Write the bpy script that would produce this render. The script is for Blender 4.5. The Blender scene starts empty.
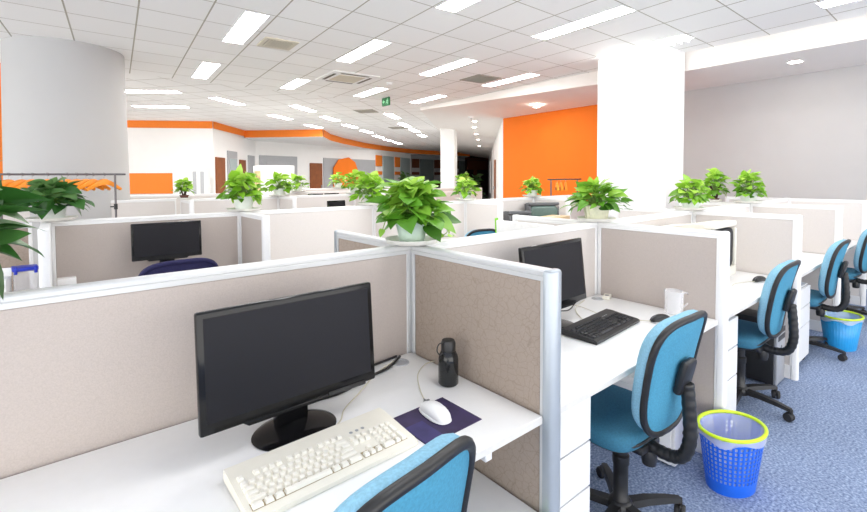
import bpy, bmesh, math, random
from mathutils import Vector, Matrix
PI = math.pi
C = bpy.context.scene.collection
SC = bpy.context.scene

# ------------------------------------------------------------------ materials
def new_mat(name):
    m = bpy.data.materials.new(name); m.use_nodes = True
    nt = m.node_tree
    return m, nt, nt.nodes['Principled BSDF']

def setp(b, **k):
    for key, v in k.items():
        n = key.replace('_', ' ')
        if n in b.inputs: b.inputs[n].default_value = v

def ramp(nt, fac, stops):
    r = nt.nodes.new('ShaderNodeValToRGB')
    while len(r.color_ramp.elements) < len(stops): r.color_ramp.elements.new(0.5)
    for e, (p, c) in zip(r.color_ramp.elements, stops):
        e.position = p; e.color = (*c, 1)
    nt.links.new(fac, r.inputs[0])
    return r.outputs[0]

def plain(name, col, rough=0.5, metal=0.0, var=0.04, scale=30, bump=0.0, **k):
    m, nt, b = new_mat(name)
    tc = nt.nodes.new('ShaderNodeTexCoord'); nz = nt.nodes.new('ShaderNodeTexNoise')
    nz.inputs['Scale'].default_value = scale; nz.inputs['Detail'].default_value = 3
    nt.links.new(tc.outputs['Object'], nz.inputs['Vector'])
    lo = tuple(max(0, c * (1 - var)) for c in col); hi = tuple(min(1, c * (1 + var)) for c in col)
    nt.links.new(ramp(nt, nz.outputs[0], [(0.3, lo), (0.7, hi)]), b.inputs['Base Color'])
    setp(b, Roughness=rough, Metallic=metal, **k)
    if bump:
        bp = nt.nodes.new('ShaderNodeBump'); bp.inputs['Strength'].default_value = bump
        bp.inputs['Distance'].default_value = 0.002
        nt.links.new(nz.outputs[0], bp.inputs['Height']); nt.links.new(bp.outputs[0], b.inputs['Normal'])
    return m

def fabric_mat(name, base, dark, vscale=38, line=0.05, str_=0.5):
    """woven partition cloth with a crackle of fine darker creases"""
    m, nt, b = new_mat(name)
    tc = nt.nodes.new('ShaderNodeTexCoord')
    nz = nt.nodes.new('ShaderNodeTexNoise'); nz.inputs['Scale'].default_value = 9; nz.inputs['Detail'].default_value = 6
    nt.links.new(tc.outputs['Object'], nz.inputs['Vector'])
    mixv = nt.nodes.new('ShaderNodeMix'); mixv.data_type = 'VECTOR'; mixv.inputs[0].default_value = 0.06
    nt.links.new(tc.outputs['Object'], mixv.inputs[4]); nt.links.new(nz.outputs['Color'], mixv.inputs[5])
    vo = nt.nodes.new('ShaderNodeTexVoronoi'); vo.feature = 'DISTANCE_TO_EDGE'; vo.inputs['Scale'].default_value = vscale
    nt.links.new(mixv.outputs[1], vo.inputs['Vector'])
    fine = nt.nodes.new('ShaderNodeTexNoise'); fine.inputs['Scale'].default_value = 260; fine.inputs['Detail'].default_value = 2
    nt.links.new(tc.outputs['Object'], fine.inputs['Vector'])
    fc = ramp(nt, fine.outputs[0], [(0.3, tuple(c * 0.9 for c in base)), (0.7, base)])
    lf = ramp(nt, vo.outputs['Distance'], [(0.0, (1, 1, 1)), (line, (0, 0, 0))])
    ml = nt.nodes.new('ShaderNodeMath'); ml.operation = 'MULTIPLY'; ml.inputs[1].default_value = str_
    nt.links.new(lf, ml.inputs[0])
    mx = nt.nodes.new('ShaderNodeMix'); mx.data_type = 'RGBA'
    nt.links.new(ml.outputs[0], mx.inputs[0]); nt.links.new(fc, mx.inputs[6]); mx.inputs[7].default_value = (*dark, 1)
    nt.links.new(mx.outputs[2], b.inputs['Base Color'])
    setp(b, Roughness=0.95)
    bp = nt.nodes.new('ShaderNodeBump'); bp.inputs['Strength'].default_value = 0.25; bp.inputs['Distance'].default_value = 0.001
    nt.links.new(fine.outputs[0], bp.inputs['Height']); nt.links.new(bp.outputs[0], b.inputs['Normal'])
    return m

def ceiling_mat(name, offx, offy, rot, line=0.016, skew=0.0):
    m, nt, b = new_mat(name)
    tc = nt.nodes.new('ShaderNodeTexCoord'); mp = nt.nodes.new('ShaderNodeMapping')
    mp.vector_type = 'TEXTURE'
    mp.inputs['Location'].default_value = (offx, offy, 0); mp.inputs['Rotation'].default_value = (0, 0, rot)
    nt.links.new(tc.outputs['Object'], mp.inputs['Vector'])
    sx = nt.nodes.new('ShaderNodeSeparateXYZ'); nt.links.new(mp.outputs[0], sx.inputs[0])
    def M(op, a, bb=None):
        n = nt.nodes.new('ShaderNodeMath'); n.operation = op
        for i, v in enumerate((a, bb)):
            if v is None: continue
            if isinstance(v, (int, float)): n.inputs[i].default_value = v
            else: nt.links.new(v, n.inputs[i])
        return n.outputs[0]
    ls, ids = [], []
    cx = M('SUBTRACT', sx.outputs[0], M('MULTIPLY', sx.outputs[1], skew))
    for ax, w in ((0, line), (1, line * 0.75)):
        t = M('DIVIDE', (cx, sx.outputs[1])[ax], 0.6)
        f = M('FRACT', t); ids.append(M('FLOOR', t))
        d = M('ABSOLUTE', M('SUBTRACT', f, 0.5))
        ls.append(M('GREATER_THAN', d, 0.5 - w / 1.2))
    mask = M('MAXIMUM', ls[0], ls[1])
    cb = nt.nodes.new('ShaderNodeCombineXYZ'); nt.links.new(ids[0], cb.inputs[0]); nt.links.new(ids[1], cb.inputs[1])
    wn = nt.nodes.new('ShaderNodeTexWhiteNoise'); nt.links.new(cb.outputs[0], wn.inputs['Vector'])
    tile = ramp(nt, wn.outputs['Value'], [(0, (0.90, 0.89, 0.87)), (1, (0.94, 0.93, 0.91))])
    mx = nt.nodes.new('ShaderNodeMix'); mx.data_type = 'RGBA'
    nt.links.new(mask, mx.inputs[0]); nt.links.new(tile, mx.inputs[6]); mx.inputs[7].default_value = (0.44, 0.41, 0.34, 1)
    nt.links.new(mx.outputs[2], b.inputs['Base Color']); setp(b, Roughness=0.9)
    return m

def emit(name, col, s):
    m, nt, b = new_mat(name)
    setp(b, Base_Color=(*col, 1), Emission_Color=(*col, 1), Emission_Strength=s)
    return m

def carpet_mat():
    m, nt, b = new_mat('carpet')
    tc = nt.nodes.new('ShaderNodeTexCoord')
    a = nt.nodes.new('ShaderNodeTexNoise'); a.inputs['Scale'].default_value = 85; a.inputs['Detail'].default_value = 4
    c = nt.nodes.new('ShaderNodeTexNoise'); c.inputs['Scale'].default_value = 3.0
    nt.links.new(tc.outputs['Object'], a.inputs['Vector']); nt.links.new(tc.outputs['Object'], c.inputs['Vector'])
    col = ramp(nt, a.outputs[0], [(0.33, (0.12, 0.165, 0.275)), (0.50, (0.235, 0.305, 0.465)), (0.68, (0.41, 0.49, 0.65))])
    mx = nt.nodes.new('ShaderNodeMix'); mx.data_type = 'RGBA'; mx.blend_type = 'MULTIPLY'; mx.inputs[0].default_value = 0.5
    nt.links.new(col, mx.inputs[6]); nt.links.new(ramp(nt, c.outputs[0], [(0.3, (0.8, 0.8, 0.8)), (0.7, (1, 1, 1))]), mx.inputs[7])
    nt.links.new(mx.outputs[2], b.inputs['Base Color']); setp(b, Roughness=1.0)
    bp = nt.nodes.new('ShaderNodeBump'); bp.inputs['Strength'].default_value = 0.6; bp.inputs['Distance'].default_value = 0.004
    nt.links.new(a.outputs[0], bp.inputs['Height']); nt.links.new(bp.outputs[0], b.inputs['Normal'])
    return m

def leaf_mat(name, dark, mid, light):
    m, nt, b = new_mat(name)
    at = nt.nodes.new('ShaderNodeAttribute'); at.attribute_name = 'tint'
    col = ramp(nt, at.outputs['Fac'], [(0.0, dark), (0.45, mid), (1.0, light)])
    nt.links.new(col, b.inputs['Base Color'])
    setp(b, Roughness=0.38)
    tr = nt.nodes.new('ShaderNodeBsdfTranslucent'); nt.links.new(col, tr.inputs['Color'])
    ms = nt.nodes.new('ShaderNodeMixShader'); ms.inputs[0].default_value = 0.3
    out = nt.nodes['Material Output']
    nt.links.new(b.outputs[0], ms.inputs[1]); nt.links.new(tr.outputs[0], ms.inputs[2]); nt.links.new(ms.outputs[0], out.inputs['Surface'])
    return m

def clear_mat(name, col, alpha, rough=0.25):
    m, nt, b = new_mat(name)
    setp(b, Base_Color=(*col, 1), Roughness=rough, Alpha=alpha)
    return m

M = dict(
    carpet=carpet_mat(), floor_bounce_grey=plain('bounce_grey', (0.36, 0.37, 0.38), 0.7, scale=8),
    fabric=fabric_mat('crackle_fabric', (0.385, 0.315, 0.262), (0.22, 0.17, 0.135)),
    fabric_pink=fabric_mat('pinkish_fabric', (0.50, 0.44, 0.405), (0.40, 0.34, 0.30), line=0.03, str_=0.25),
    fabric_lit=fabric_mat('lit_fabric', (0.64, 0.595, 0.565), (0.56, 0.51, 0.47), line=0.03, str_=0.2),  # same beige fabric, lightened to stand for stronger light farther back
    fabric_overlit=fabric_mat('overlit_fabric', (0.74, 0.70, 0.675), (0.68, 0.63, 0.6), line=0.03, str_=0.2),  # overexposure of the farther panels put into the fabric colour
    alu=plain('aluminium_rail', (0.62, 0.63, 0.635), 0.38, 0.2, var=0.01),
    alu_blue_reflect=plain('aluminium_blue_reflection', (0.42, 0.46, 0.50), 0.33, 0.4, var=0.01),  # blue reflection on the end posts put into the aluminium colour
    alu_white=plain('white_rail', (0.80, 0.80, 0.80), 0.5, var=0.01),
    laminate=plain('white_laminate', (0.84, 0.84, 0.835), 0.32, var=0.01),
    lam_edge=plain('grey_laminate_edge', (0.70, 0.69, 0.66), 0.5),
    steel_white=plain('white_steel', (0.80, 0.80, 0.80), 0.4, var=0.01),
    gap=plain('dark_gap', (0.18, 0.18, 0.19), 0.8),
    wall=plain('white_wall', (0.89, 0.885, 0.875), 0.9, var=0.01, scale=4),
    wall_grey=plain('grey_wall', (0.58, 0.565, 0.56), 0.9, var=0.015, scale=3),
    wall_orange=plain('orange_wall', (0.90, 0.20, 0.008), 0.8, var=0.02, scale=3),
    orange=plain('orange_trim', (0.88, 0.23, 0.02), 0.7),
    soffit=plain('soffit_paint', (0.90, 0.86, 0.82), 0.9, var=0.01, scale=3),
    column=plain('column_paint', (0.49, 0.49, 0.492), 0.7, var=0.01, scale=3),
    wood=plain('brown_door', (0.25, 0.075, 0.02), 0.6, var=0.15, scale=6),
    panel_grey=plain('grey_panel', (0.40, 0.41, 0.43), 0.5),
    glass_grey=plain('frosted_glass', (0.42, 0.50, 0.51), 0.2),
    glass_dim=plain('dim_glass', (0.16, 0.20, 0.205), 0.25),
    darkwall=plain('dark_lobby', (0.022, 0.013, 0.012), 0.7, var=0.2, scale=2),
    orange_dim=plain('dimmed_orange', (0.12, 0.03, 0.01), 0.7),  # orange darkened in its colour for the unlit far end
    lamp=emit('lamp_diffuser', (1.0, 0.985, 0.96), 9.0), lamp_far=emit('far_lamp_diffuser', (1.0, 0.98, 0.95), 22.0),
    spot=emit('downlight_lens', (1.0, 0.93, 0.82), 55.0),
    black_gloss=plain('gloss_black', (0.007, 0.007, 0.008), 0.14, var=0.1, Specular_IOR_Level=0.3),
    black=plain('black_plastic', (0.014, 0.014, 0.015), 0.42, var=0.1),
    black_matte=plain('black_matte', (0.02, 0.02, 0.022), 0.6, var=0.1),
    screen=plain('lcd_screen', (0.014, 0.0135, 0.017), 0.45, var=0.05, scale=2, Specular_IOR_Level=0.18),
    dark_key=plain('dark_keys', (0.03, 0.03, 0.034), 0.45),
    cream=plain('cream_plastic', (0.80, 0.765, 0.67), 0.4, var=0.02),
    cream_key=plain('cream_keys', (0.86, 0.83, 0.75), 0.4, var=0.02),
    cream_well_shade=plain('key_well', (0.40, 0.32, 0.19), 0.6),  # brown shading between the keys put into the well colour
    white=plain('white_plastic', (0.85, 0.85, 0.85), 0.3, var=0.01),
    grey=plain('grey_plastic', (0.13, 0.135, 0.145), 0.5),
    silver=plain('silver_plastic', (0.42, 0.43, 0.45), 0.35, 0.3),
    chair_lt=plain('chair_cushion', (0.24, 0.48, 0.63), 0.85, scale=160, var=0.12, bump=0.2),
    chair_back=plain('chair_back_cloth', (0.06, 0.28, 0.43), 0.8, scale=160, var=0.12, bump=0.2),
    chair_seat_shade=plain('seat_cloth_shaded', (0.03, 0.15, 0.24), 0.85, scale=160, var=0.12, bump=0.2),  # seat cloth darkened to stand for the shade under the desk
    navy=plain('navy_cloth', (0.02, 0.018, 0.075), 0.9, scale=160, var=0.15),
    pad=plain('mouse_mat', (0.035, 0.022, 0.075), 0.7, scale=14, var=0.35),
    pad_blue=plain('mouse_mat_print', (0.045, 0.035, 0.14), 0.7, scale=10, var=0.4),
    smoke=clear_mat('smoked_plastic', (0.010, 0.011, 0.012), 0.93, 0.15),
    clear=clear_mat('clear_plastic', (0.93, 0.94, 0.96), 0.28, 0.1),
    bag=clear_mat('bin_bag', (0.95, 0.97, 0.99), 0.42, 0.35),
    bin_blue=plain('bin_blue', (0.012, 0.13, 0.72), 0.35),
    bin_cyan=plain('bin_cyan', (0.02, 0.33, 0.72), 0.35),
    lime=plain('lime_rim', (0.62, 0.83, 0.02), 0.35),
    pot_green=plain('pale_green_pot', (0.52, 0.63, 0.55), 0.4),
    pot_cream=plain('cream_pot', (0.70, 0.68, 0.52), 0.5, var=0.1, scale=40),
    pot_white=plain('white_pot', (0.78, 0.81, 0.78), 0.4),
    pot_brown=plain('brown_pot', (0.16, 0.07, 0.05), 0.5),
    saucer=plain('saucer_white', (0.80, 0.79, 0.74), 0.45),
    soil=plain('soil', (0.04, 0.028, 0.02), 1.0),
    stem=plain('plant_stem', (0.22, 0.36, 0.08), 0.6),
    trunk=plain('plant_trunk', (0.06, 0.035, 0.02), 0.8),
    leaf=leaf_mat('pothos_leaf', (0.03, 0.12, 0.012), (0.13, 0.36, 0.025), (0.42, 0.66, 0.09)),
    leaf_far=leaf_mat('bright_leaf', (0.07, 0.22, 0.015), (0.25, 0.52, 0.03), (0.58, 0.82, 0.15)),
    leaf_dark=leaf_mat('dark_leaf', (0.012, 0.05, 0.010), (0.04, 0.15, 0.025), (0.20, 0.36, 0.13)),  # deep green leaf colour
    chrome=plain('chrome', (0.55, 0.55, 0.57), 0.25, 0.9),
    rack=plain('rack_metal', (0.16, 0.15, 0.16), 0.35, 0.7),
    hanger=plain('orange_plastic', (0.90, 0.30, 0.02), 0.4),
    exit=plain('exit_green', (0.0, 0.12, 0.03), 0.4),
    exit_fig=emit('exit_white', (0.35, 0.75, 0.45), 0.12),
    vent=plain('vent_beige', (0.66, 0.60, 0.48), 0.6),
    vent_dark=plain('vent_dark', (0.12, 0.10, 0.07), 0.7),
    vent_grey=plain('vent_grey', (0.36, 0.34, 0.29), 0.7),
    cable=plain('black_cable', (0.02, 0.02, 0.02), 0.5),
    cable_lt=plain('beige_cable', (0.62, 0.58, 0.46), 0.5),
    card=plain('cardboard', (0.55, 0.40, 0.24), 0.8),
    paper=plain('paper', (0.85, 0.85, 0.83), 0.8),
    yellow=plain('yellow_plastic', (0.85, 0.72, 0.06), 0.4),
    blue_lid=plain('blue_lid', (0.01, 0.03, 0.45), 0.4),
    green_edge=plain('green_edge', (0.22, 0.62, 0.03), 0.5),
    screen_green=plain('crt_glass', (0.13, 0.20, 0.18), 0.12),
    art=plain('printed_picture', (0.50, 0.38, 0.17), 0.5, var=0.8, scale=5),
    red=plain('red_print', (0.65, 0.10, 0.04), 0.5),
)

# ------------------------------------------------------------------ geometry helpers
class MB:
    def __init__(s): s.bm = bmesh.new()
    def box(s, x0, x1, y0, y1, z0, z1, bev=0.0, seg=2, mat=None):
        vs = [s.bm.verts.new((x, y, z)) for x in (x0, x1) for y in (y0, y1) for z in (z0, z1)]
        fs = [s.bm.faces.new([vs[i] for i in f]) for f in ((0, 1, 3, 2), (4, 6, 7, 5), (0, 4, 5, 1), (2, 3, 7, 6), (0, 2, 6, 4), (1, 5, 7, 3))]
        if bev:
            es = list({e for f in fs for e in f.edges})
            r = bmesh.ops.bevel(s.bm, geom=es, offset=bev, segments=seg, affect='EDGES', profile=0.5)
            vs = list({v for f in r['faces'] for v in f.verts} | {v for v in vs if v.is_valid})
        if mat is not None:
            bmesh.ops.transform(s.bm, matrix=mat, verts=vs)
        return s
    def prism(s, poly, z0, z1, bev=0.0, mat=None, seg=2):
        """poly: xy outline, counter clockwise"""
        a = [s.bm.verts.new((x, y, z0)) for x, y in poly]; b = [s.bm.verts.new((x, y, z1)) for x, y in poly]
        n = len(poly)
        fs = [s.bm.faces.new(a[::-1]), s.bm.faces.new(b)]
        top = fs[1]
        for i in range(n): s.bm.faces.new((a[i], a[(i + 1) % n], b[(i + 1) % n], b[i]))
        vs = a + b
        if bev:
            r = bmesh.ops.bevel(s.bm, geom=list(top.edges), offset=bev, segments=seg, affect='EDGES', profile=0.5)
            vs = list({v for f in r['faces'] for v in f.verts} | {v for v in vs if v.is_valid})
        if mat is not None: bmesh.ops.transform(s.bm, matrix=mat, verts=vs)
        return s
    def lathe(s, prof, c=(0, 0, 0), seg=24, sx=1.0, sy=1.0, mat=None, wob=0, wn=0):
        rings, allv = [], []
        for r, z in prof:
            if r <= 1e-6:
                v = [s.bm.verts.new((c[0], c[1], c[2] + z))]
            else:
                v = []
                for i in range(seg):
                    a = 2 * PI * i / seg; rr = r * (1 + (wob * math.cos(wn * a) if wob else 0))
                    v.append(s.bm.verts.new((c[0] + rr * sx * math.cos(a), c[1] + rr * sy * math.sin(a), c[2] + z)))
            rings.append(v); allv += v
        for a, b in zip(rings, rings[1:]):
            if len(a) == 1 and len(b) == 1: continue
            for i in range(seg):
                j = (i + 1) % seg
                if len(a) == 1: s.bm.faces.new((a[0], b[j], b[i]))
                elif len(b) == 1: s.bm.faces.new((a[i], a[j], b[0]))
                else: s.bm.faces.new((a[i], a[j], b[j], b[i]))
        if mat is not None: bmesh.ops.transform(s.bm, matrix=mat, verts=allv)
        return s
    def tube(s, pts, r, seg=8, caps=True, closed=False):
        pts = [Vector(p) for p in pts]; n = len(pts)
        rr = r if isinstance(r, (list, tuple)) else [r] * n
        rings = []; up = None
        for i, p in enumerate(pts):
            if closed: t = pts[(i + 1) % n] - pts[i - 1]
            else: t = pts[min(i + 1, n - 1)] - pts[max(i - 1, 0)]
            t.normalize()
            if up is None:
                up = Vector((0, 0, 1)) if abs(t.z) < 0.9 else Vector((1, 0, 0))
            sd = t.cross(up)
            if sd.length < 1e-5: sd = t.orthogonal()
            sd.normalize(); up = sd.cross(t).normalized()
            rings.append([s.bm.verts.new(p + rr[i] * (math.cos(2 * PI * k / seg) * sd + math.sin(2 * PI * k / seg) * up)) for k in range(seg)])
        m = n if closed else n - 1
        for i in range(m):
            a, b = rings[i], rings[(i + 1) % n]
            for k in range(seg):
                l = (k + 1) % seg
                s.bm.faces.new((a[k], a[l], b[l], b[k]))
        if caps and not closed:
            s.bm.faces.new(rings[0][::-1]); s.bm.faces.new(rings[-1])
        return s
    def quad(s, *p):
        s.bm.faces.new([s.bm.verts.new(q) for q in p]); return s
    def ellipsoid(s, c, r, e=1.0, u=20, v=12, mat=None, zmin=-1):
        """superellipsoid"""
        def sp(x, k): return math.copysign(abs(x) ** k, x)
        rings = []
        allv = []
        for i in range(v + 1):
            ph = -PI / 2 + PI * i / v
            cz, sz = sp(math.cos(ph), e), sp(math.sin(ph), e)
            if i in (0, v):
                vs = [s.bm.verts.new((c[0], c[1], c[2] + r[2] * max(zmin, sz)))]
            else:
                vs = [s.bm.verts.new((c[0] + r[0] * cz * sp(math.cos(2 * PI * k / u), e), c[1] + r[1] * cz * sp(math.sin(2 * PI * k / u), e), c[2] + r[2] * max(zmin, sz))) for k in range(u)]
            rings.append(vs); allv += vs
        for a, b in zip(rings, rings[1:]):
            for k in range(u):
                l = (k + 1) % u
                if len(a) == 1: s.bm.faces.new((a[0], b[l], b[k]))
                elif len(b) == 1: s.bm.faces.new((a[k], a[l], b[0]))
                else: s.bm.faces.new((a[k], a[l], b[l], b[k]))
        if mat is not None: bmesh.ops.transform(s.bm, matrix=mat, verts=allv)
        return s
    def mesh(s, name, m, smooth=40, recalc=True):
        if recalc: bmesh.ops.recalc_face_normals(s.bm, faces=s.bm.faces[:])
        me = bpy.data.meshes.new(name); s.bm.to_mesh(me); s.bm.free()
        for mm in (m if isinstance(m, (list, tuple)) else [m]): me.materials.append(M[mm] if isinstance(mm, str) else mm)
        if smooth:
            me.polygons.foreach_set('use_smooth', [True] * len(me.polygons))
            me.set_sharp_from_angle(angle=math.radians(smooth))
        return me
    def build(s, name, m, parent=None, smooth=40, recalc=True, loc=None, rz=None):
        o = bpy.data.objects.new(name, s.mesh(name, m, smooth, recalc)); C.objects.link(o)
        if parent is not None: o.parent = parent
        if loc is not None: o.location = loc
        if rz is not None: o.rotation_euler = (0, 0, rz)
        return o

def thing(name, label, cat, loc=(0, 0, 0), rz=0.0, group=None):
    o = bpy.data.objects.new(name, None); C.objects.link(o); o.empty_display_size = 0.1
    o.location = loc; o.rotation_euler = (0, 0, rz); o['label'] = label; o['category'] = cat
    if group: o['group'] = group
    return o
def tag(o, label, cat, group=None):
    o['label'] = label; o['category'] = cat
    if group: o['group'] = group
    return o
def struct(o): o['kind'] = 'structure'; return o
def dup(root, label, loc, rz=0.0, swap=None):
    """copy of a thing with its parts and sub-parts; swap: {material: other material}"""
    def cp(o, par):
        c = o.copy(); C.objects.link(c); c.parent = par
        if swap and c.type == 'MESH' and c.data.materials and c.data.materials[0].name in swap:
            if c.data.users > 1: c.data = c.data.copy()
            c.data.materials[0] = M[swap[o.data.materials[0].name]]
        for k in list(o.children): cp(k, c)
        return c
    r = cp(root, None); r.location = loc; r.rotation_euler = (0, 0, rz); r['label'] = label
    return r

def spline(pts, n=8):
    pts = [Vector(p) for p in pts]; out = []
    for i in range(len(pts) - 1):
        p0, p1, p2, p3 = pts[max(i - 1, 0)], pts[i], pts[i + 1], pts[min(i + 2, len(pts) - 1)]
        for k in range(n):
            t = k / n
            out.append(0.5 * ((2 * p1) + (p2 - p0) * t + (2 * p0 - 5 * p1 + 4 * p2 - p3) * t * t + (3 * p1 - p0 - 3 * p2 + p3) * t ** 3))
    out.append(pts[-1]); return out

def T(x=0, y=0, z=0): return Matrix.Translation((x, y, z))
def RX(a): return Matrix.Rotation(a, 4, 'X')
def RY(a): return Matrix.Rotation(a, 4, 'Y')
def RZ(a): return Matrix.Rotation(a, 4, 'Z')

# ------------------------------------------------------------------ sizes
W, H, DP = 1.476, 1.195, 0.735       # cubicle width, partition height, partition length to the aisle
CZ, SZ = 3.15, 2.90                  # tiled ceiling, plaster soffit
DESK = 0.74
# ------------------------------------------------------------------ camera
cam_d = bpy.data.cameras.new('camera'); cam = bpy.data.objects.new('camera', cam_d); C.objects.link(cam)
SC.camera = cam
yaw, pitch, roll = 0.8916, 0.0357, -0.0045
f_ = Vector((math.cos(yaw) * math.cos(pitch), math.sin(yaw) * math.cos(pitch), -math.sin(pitch)))
r_ = Vector((math.sin(yaw), -math.cos(yaw), 0)); u_ = r_.cross(f_)
r2 = math.cos(roll) * r_ + math.sin(roll) * u_; u2 = -math.sin(roll) * r_ + math.cos(roll) * u_
mw = Matrix((r2, u2, -f_)).transposed().to_4x4(); mw.translation = (-1.1827, -1.543, 1.4839)
cam.matrix_world = mw
cam_d.sensor_width = 36; cam_d.lens = 452.906 / 867 * 36
cam_d.shift_x = (433.5 - 423.04) / 867; cam_d.shift_y = (192.81 - 256) / 867
cam_d.clip_start = 0.05; cam_d.clip_end = 200

# ------------------------------------------------------------------ setting
struct(MB().box(-8, 32, -7, 3.2, -0.05, 0).build('floor', 'carpet', smooth=0))
struct(MB().box(-8, 32, 3.2, 32, -0.05, 0).build('floor_bounce', 'floor_bounce_grey', smooth=0))  # unseen grey floor, added to keep blue bounce off the far ceiling

# tiled ceiling: near zone square to the cubicles, far zone turned
EA, EB = (5.22, -7.0), (5.69, 7.06)          # edge of the tiles along the bulkhead
D2 = (0.723, 0.691)                          # direction of the corridor
EC = (EB[0] + D2[0] * 24, EB[1] + D2[1] * 24)
bm = MB(); bm.prism([(-8, -7), EA, EB, (-8, 7.06)], CZ, CZ + 0.05)
struct(bm.build('ceiling', ceiling_mat('ceiling_tiles', 0.378, 0.1, 0, skew=0.0837), smooth=0))
bm = MB(); bm.prism([(-8, 7.06), EB, EC, (20, 31), (-8, 31)], CZ, CZ + 0.05)
struct(bm.build('ceiling_far', ceiling_mat('ceiling_tiles_turned', 5.5, 8.3, math.radians(39)), smooth=0))
WA, WB = (6.60, -6.0), (7.36, 5.90)          # grey and orange wall
WM = (6.60 + 0.76 * (7.9 / 11.9), 1.9)
WC = (WB[0] + D2[0] * 25, WB[1] + D2[1] * 25)
def soffit_z(t): return SZ + .19 * max(0.0, (t - .58) / .42)
bm = MB(); st = [0, .3, .58, .7, .8, .9, 1.0]
WA2, WB2, WC2 = (WA[0] + .15, -7.0), (WB[0] + .02, WB[1]), (WC[0] + .05, WC[1] - .05)
lp = lambda a, b, t: (a[0] + (b[0] - a[0]) * t, a[1] + (b[1] - a[1]) * t)
for t0, t1 in zip(st, st[1:]):
    e0, e1, w0, w1 = lp(EA, EB, t0), lp(EA, EB, t1), lp(WA2, WB2, t0), lp(WA2, WB2, t1)
    bm.quad((*e0, soffit_z(t0)), (*e1, soffit_z(t1)), (*w1, SZ), (*w0, SZ)); bm.quad((*e0, soffit_z(t0)), (*e1, soffit_z(t1)), (*e1, CZ), (*e0, CZ))
bm.quad((*EB, soffit_z(1)), (*EC, soffit_z(1)), (*WC2, SZ), (*WB2, SZ)); bm.quad((*EB, soffit_z(1)), (*EC, soffit_z(1)), (*EC, CZ), (*EB, CZ))
struct(bm.build('ceiling_soffit', 'soffit', smooth=0))
def soffit_at(x, y):
    if y < 5.9: return SZ
    w = abs((x - WB[0]) * D2[1] - (y - WB[1]) * D2[0]); return SZ + .19 * min(1, w / 1.99)

def wall(name, a, b, z0, z1, m, th=0.1):
    a, b = Vector(a).to_3d(), Vector(b).to_3d(); d = b - a
    o = MB().box(0, d.length, 0, th, z0, z1).build(name, m, smooth=0, loc=(a.x, a.y, 0), rz=math.atan2(d.y, d.x))
    return struct(o)
wall('wall_right', WM, WA, 0, SZ, 'wall_grey')
wall('wall_orange', WB, WM, 0, SZ, 'wall_orange')
wall('wall_corridor', WC, WB, 0, SZ, 'wall')
wall('baseboard_right', (WM[0] - .005, WM[1]), (WA[0] - .005, WA[1]), 0, 0.09, 'alu_white', 0.02)

# far walls with the orange band
W1A, W1B = (-6.0, 17.98), (2.45, 12.88)
W2B, W3B, W4B, W5B, W6B = (4.85, 16.3), (7.5, 17.0), (11.75, 18.45), (16.2, 21.2), (22.6, 22.9)
wall('wall_back', W1A, W1B, 0, CZ, 'wall')
wall('wall_doors', W1B, W2B, 0, CZ, 'wall')
wall('wall_recess', W2B, W3B, 0, CZ, 'wall')
wall('wall_alcove', W3B, W4B, 0, CZ, 'wall')
wall('wall_glazed', W4B, W5B, 0, CZ, 'wall')
wall('wall_glazed_far', W5B, W6B, 0, CZ, 'panel_grey')
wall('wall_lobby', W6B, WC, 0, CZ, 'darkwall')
def band(name, pts, z0, z1, m, off=0.02):
    bm = MB()
    for a, b in zip(pts, pts[1:]):
        d = Vector((b[0] - a[0], b[1] - a[1])).normalized(); n = Vector((d.y, -d.x)) * off
        bm.quad((a[0] + n.x, a[1] + n.y, z0), (b[0] + n.x, b[1] + n.y, z0), (b[0] + n.x, b[1] + n.y, z1), (a[0] + n.x, a[1] + n.y, z1))
    return struct(bm.build(name, m, smooth=0, recalc=False))
SOF = [(4.05, 15.05), (6.1, 13.05), (7.1, 14.45), (8.4, 15.75), (10.6, 17.6), (13.1, 19.2), (15.8, 20.5), (18.3, 21.0), (21.6, 21.4), (22.6, 22.9)]
band('trim_1', [W1A, W1B, SOF[0]], 2.94, CZ, 'orange')
band('trim_2', SOF, 2.90, CZ, 'orange')
bm = MB(); bm.prism([(x, y) for x, y in SOF] + [W6B, W5B, (11.75, 18.45), (7.5, 17.0), (4.85, 16.3)][1:], 2.90, 2.93)
struct(bm.build('ceiling_recess', 'wall', smooth=0))

def on_wall(a, b, s0, s1, z0, z1, name, m, out=0.03, parent=None):
    """flat slab fixed on the room side of wall a-b between distances s0 and s1"""
    d = Vector((b[0] - a[0], b[1] - a[1])); L = d.length; d.normalize(); n = Vector((d.y, -d.x))
    o = MB().box(s0, s1, -out, 0.0, z0, z1).build(name, m, smooth=0, loc=(a[0], a[1], 0), rz=math.atan2(d.y, d.x))
    return o
def door(n, a, b, s0, s1, z1, m, frame='alu_white'):
    d = struct(on_wall(a, b, s0, s1, 0, z1, 'door_%d' % n, m, 0.05))
    MB().box(s1 - 0.1, s1 - 0.06, -0.10, -0.05, 1.0, 1.12).build('door_handle', 'silver', d)
    return d
door(1, W1B, W2B, 0.12, 0.82, 2.1, 'wood')
struct(on_wall(W1B, W2B, 1.10, 1.95, 0, 2.35, 'window_1', 'panel_grey', 0.05))
struct(on_wall(W1B, W2B, 1.25, 1.85, 0, 2.1, 'window_2', 'glass_grey', 0.07))
door(2, W1B, W2B, 2.25, 2.85, 2.1, 'wood')
struct(on_wall(W1B, W2B, 3.2, 3.9, 0, 2.3, 'window_3', 'panel_grey', 0.05))
struct(on_wall(W2B, W3B, 0.15, 1.95, 0, 2.35, 'window_4', 'panel_grey', 0.05))
struct(on_wall(W2B, W3B, 0.45, 1.55, 0, 2.1, 'window_5', 'silver', 0.07))
door(3, W3B, W4B, -0.1, 0.62, 2.1, 'wood')
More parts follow.
